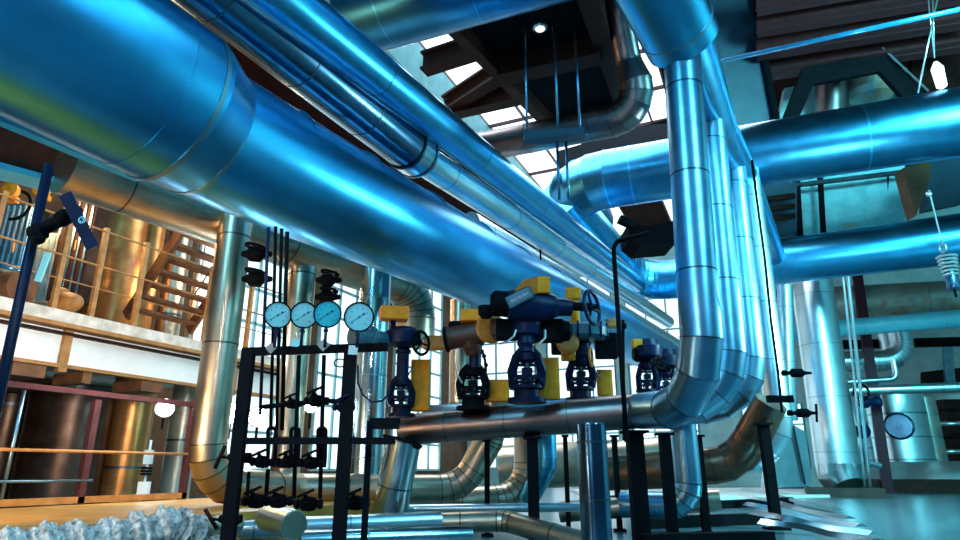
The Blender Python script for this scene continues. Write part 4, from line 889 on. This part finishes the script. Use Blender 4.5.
# black leafy looking valves on pipes behind the gauges
for (x, y, dd, lab) in ((254, 252, 7.2, 'upper black valve on the tall pale left pipe'), (254, 277, 7.2, 'lower black valve on the tall pale left pipe'), (328, 278, 8.4, 'black valve high behind the dark dial gauge'), (327, 295, 8.4, 'black valve just above the dark dial gauge')):
    t = T('hand_valve', lab, 'valve')
    t.part('body', MB().lathe(P(x - 12, y + 2, dd), R_, [(0, .03), (.06, .05), (.1, .09), (.2, .1), (.25, .05), (.34, .03)], 12), 'black')
    t.part('handwheel', MB().torus(P(x + 2, y - 5, dd), Z + R_ * .2, .11, .02, 20, 8).cyl(P(x + 2, y - 5, dd), P(x + 2, y + 2, dd), .015, seg=8).bar(P(x - 5, y - 5, dd), P(x + 9, y - 6, dd), .02, .02), 'black'); t.end()
# mineral wool covered pipe and ribbed hose at the bottom left
wp = [P(-40, 560, 3.7), P(20, 549, 3.9), P(70, 544, 4.1), P(125, 538, 4.35), P(165, 527, 4.55), P(190, 532, 4.7), P(208, 546, 4.8)]
mb = MB(); fine = []
for i in range(len(wp) - 1):
    for k in range(40): fine.append(wp[i].lerp(wp[i + 1], k / 40))
mb.tube(fine, [.12 + .02 * math.sin(i * .25) + .015 * math.sin(i * .7) for i in range(len(fine))], 64)
from mathutils import noise as mn
for v in mb.b.verts: v.co += mn.noise_vector(v.co * 9) * .022 + mn.noise_vector(v.co * 35) * .014 + mn.noise_vector(v.co * 80) * .010
single('wrapped_pipe', 'lumpy pipe wrapped in torn grey mineral wool at the bottom left', 'pipe', mb, 'wool', sharp=60)
hp = [P(180, 548, 4.6), P(196, 532, 4.7), P(215, 525, 4.8), P(240, 523, 5.0)]; fine = []
for i in range(3):
    for k in range(12): fine.append(hp[i].lerp(hp[i + 1], k / 12))
single('ribbed_hose', 'pale ribbed hose curving beside the mineral wool at the bottom', 'hose', MB().tube(fine, [.062 + .008 * (i % 2) for i in range(len(fine))], 20), 'warm', sharp=60)

# ================================================================== LIGHT
w = bpy.data.worlds.new('world'); bpy.context.scene.world = w; w.use_nodes = True
nt = w.node_tree; bg = nt.nodes['Background']
tc = nd(nt, 'ShaderNodeTexCoord'); sp = nd(nt, 'ShaderNodeSeparateXYZ'); nt.links.new(tc.outputs['Generated'], sp.inputs[0])
mr = nd(nt, 'ShaderNodeMapRange'); mr.inputs[1].default_value = -1; mr.inputs[2].default_value = 1; nt.links.new(sp.outputs[2], mr.inputs[0])
col = ramp(nt, mr.outputs[0], [(.35, (.05, .03, .02)), (.5, (.04, .10, .16)), (.62, (.03, .22, .42)), (.75, (.03, .50, .9)), (.85, (.01, .14, .36)), (1, (.06, .55, 1))])
nt.links.new(col, bg.inputs[0]); bg.inputs[1].default_value = .62
def area(name, loc, target, size, power, col, sy=None):
    l = bpy.data.lights.new(name, 'AREA'); l.energy = power; l.color = col; l.size = size
    if sy: l.shape = 'RECTANGLE'; l.size_y = sy
    o = bpy.data.objects.new(name, l); C.objects.link(o); o.location = loc
    o.rotation_euler = (V(target) - V(loc)).to_track_quat('-Z', 'Y').to_euler(); return o
def point(name, loc, power, col, r=.15):
    l = bpy.data.lights.new(name, 'POINT'); l.energy = power; l.color = col; l.shadow_soft_size = r
    o = bpy.data.objects.new(name, l); C.objects.link(o); o.location = loc; return o
CYAN = (.22, .74, 1.0); WARM = (1.0, .66, .35)
area('added_key_front', (-3.5, -4, 8.5), (-2, 6, 3), 1.2, 520, CYAN, 4)  # cyan key added behind the camera for highlights on the ducts; no fixture seen
area('added_fill_right', (6, 1, 7), (0, 9, 3), 1.0, 360, CYAN, 3)  # unseen cyan light added from the right
area('added_fill_far', (7.5, 9, 8), (5.5, 24, 2.5), 3, 2800, (.22, .92, 1))  # unseen light added to brighten the far right background
area('added_fill_low', (-1.5, -3, 1.6), (-1, 8, 2), 1.2, 25, (.6, .85, 1))  # weak fill added behind the camera, not a lamp of the hall
area('skylight_glow', (-4, 14, 10), (-5, 13, 0), 5, 1500, (.8, .93, 1), 12)
area('added_balcony_fill', (-5.5, 2.2, 1.2), (-12, 8, 4.4), .8, 110, WARM)  # warm fill added low on the left for the balcony; source unseen
point('added_balcony_point', (-12.3, 7.0, 5.8), 260, (1, .6, .28), .3)  # warm point light without a fixture, added over the balcony deck
point('added_balcony_point_far', (-12.5, 11.5, 5.5), 300, (1, .66, .35), .3)  # second added balcony light, with no lamp around it
area('added_floor_fill', (-4.2, .6, 1.0), (-5.5, 7, 2.3), .5, 40, (1, .85, .68))  # unseen warm fill added near the floor on the left
area('added_duct_end_fill', (3.4, 11, 3.4), (-3, 13.5, 4.6), .7, 420, (.45, .9, 1))  # added to light the far end of the duct; no real source
area('added_streak_strip', (2.2, 4, 7.0), (-2, 6, 2.5), .25, 130, CYAN, 7)  # long strip added to draw streak highlights along the duct; no such fitting seen
area('added_fascia_fill', (-6.5, 5, 2.6), (-11, 8, 2.9), .5, 150, (1, .95, .9))  # unseen source added to whiten the balcony fascia
area('added_wool_fill', (-1.2, .4, 3.4), (-3.6, 3.2, .2), .4, 45, (.95, .97, 1))  # added to brighten the mineral wool at lower left; not an actual work light
sc = bpy.context.scene
sc.view_settings.view_transform = 'Standard'; sc.view_settings.look = 'None'; sc.view_settings.gamma = 1
sc.view_settings.exposure = 0.0; sc.view_settings.use_curve_mapping = False
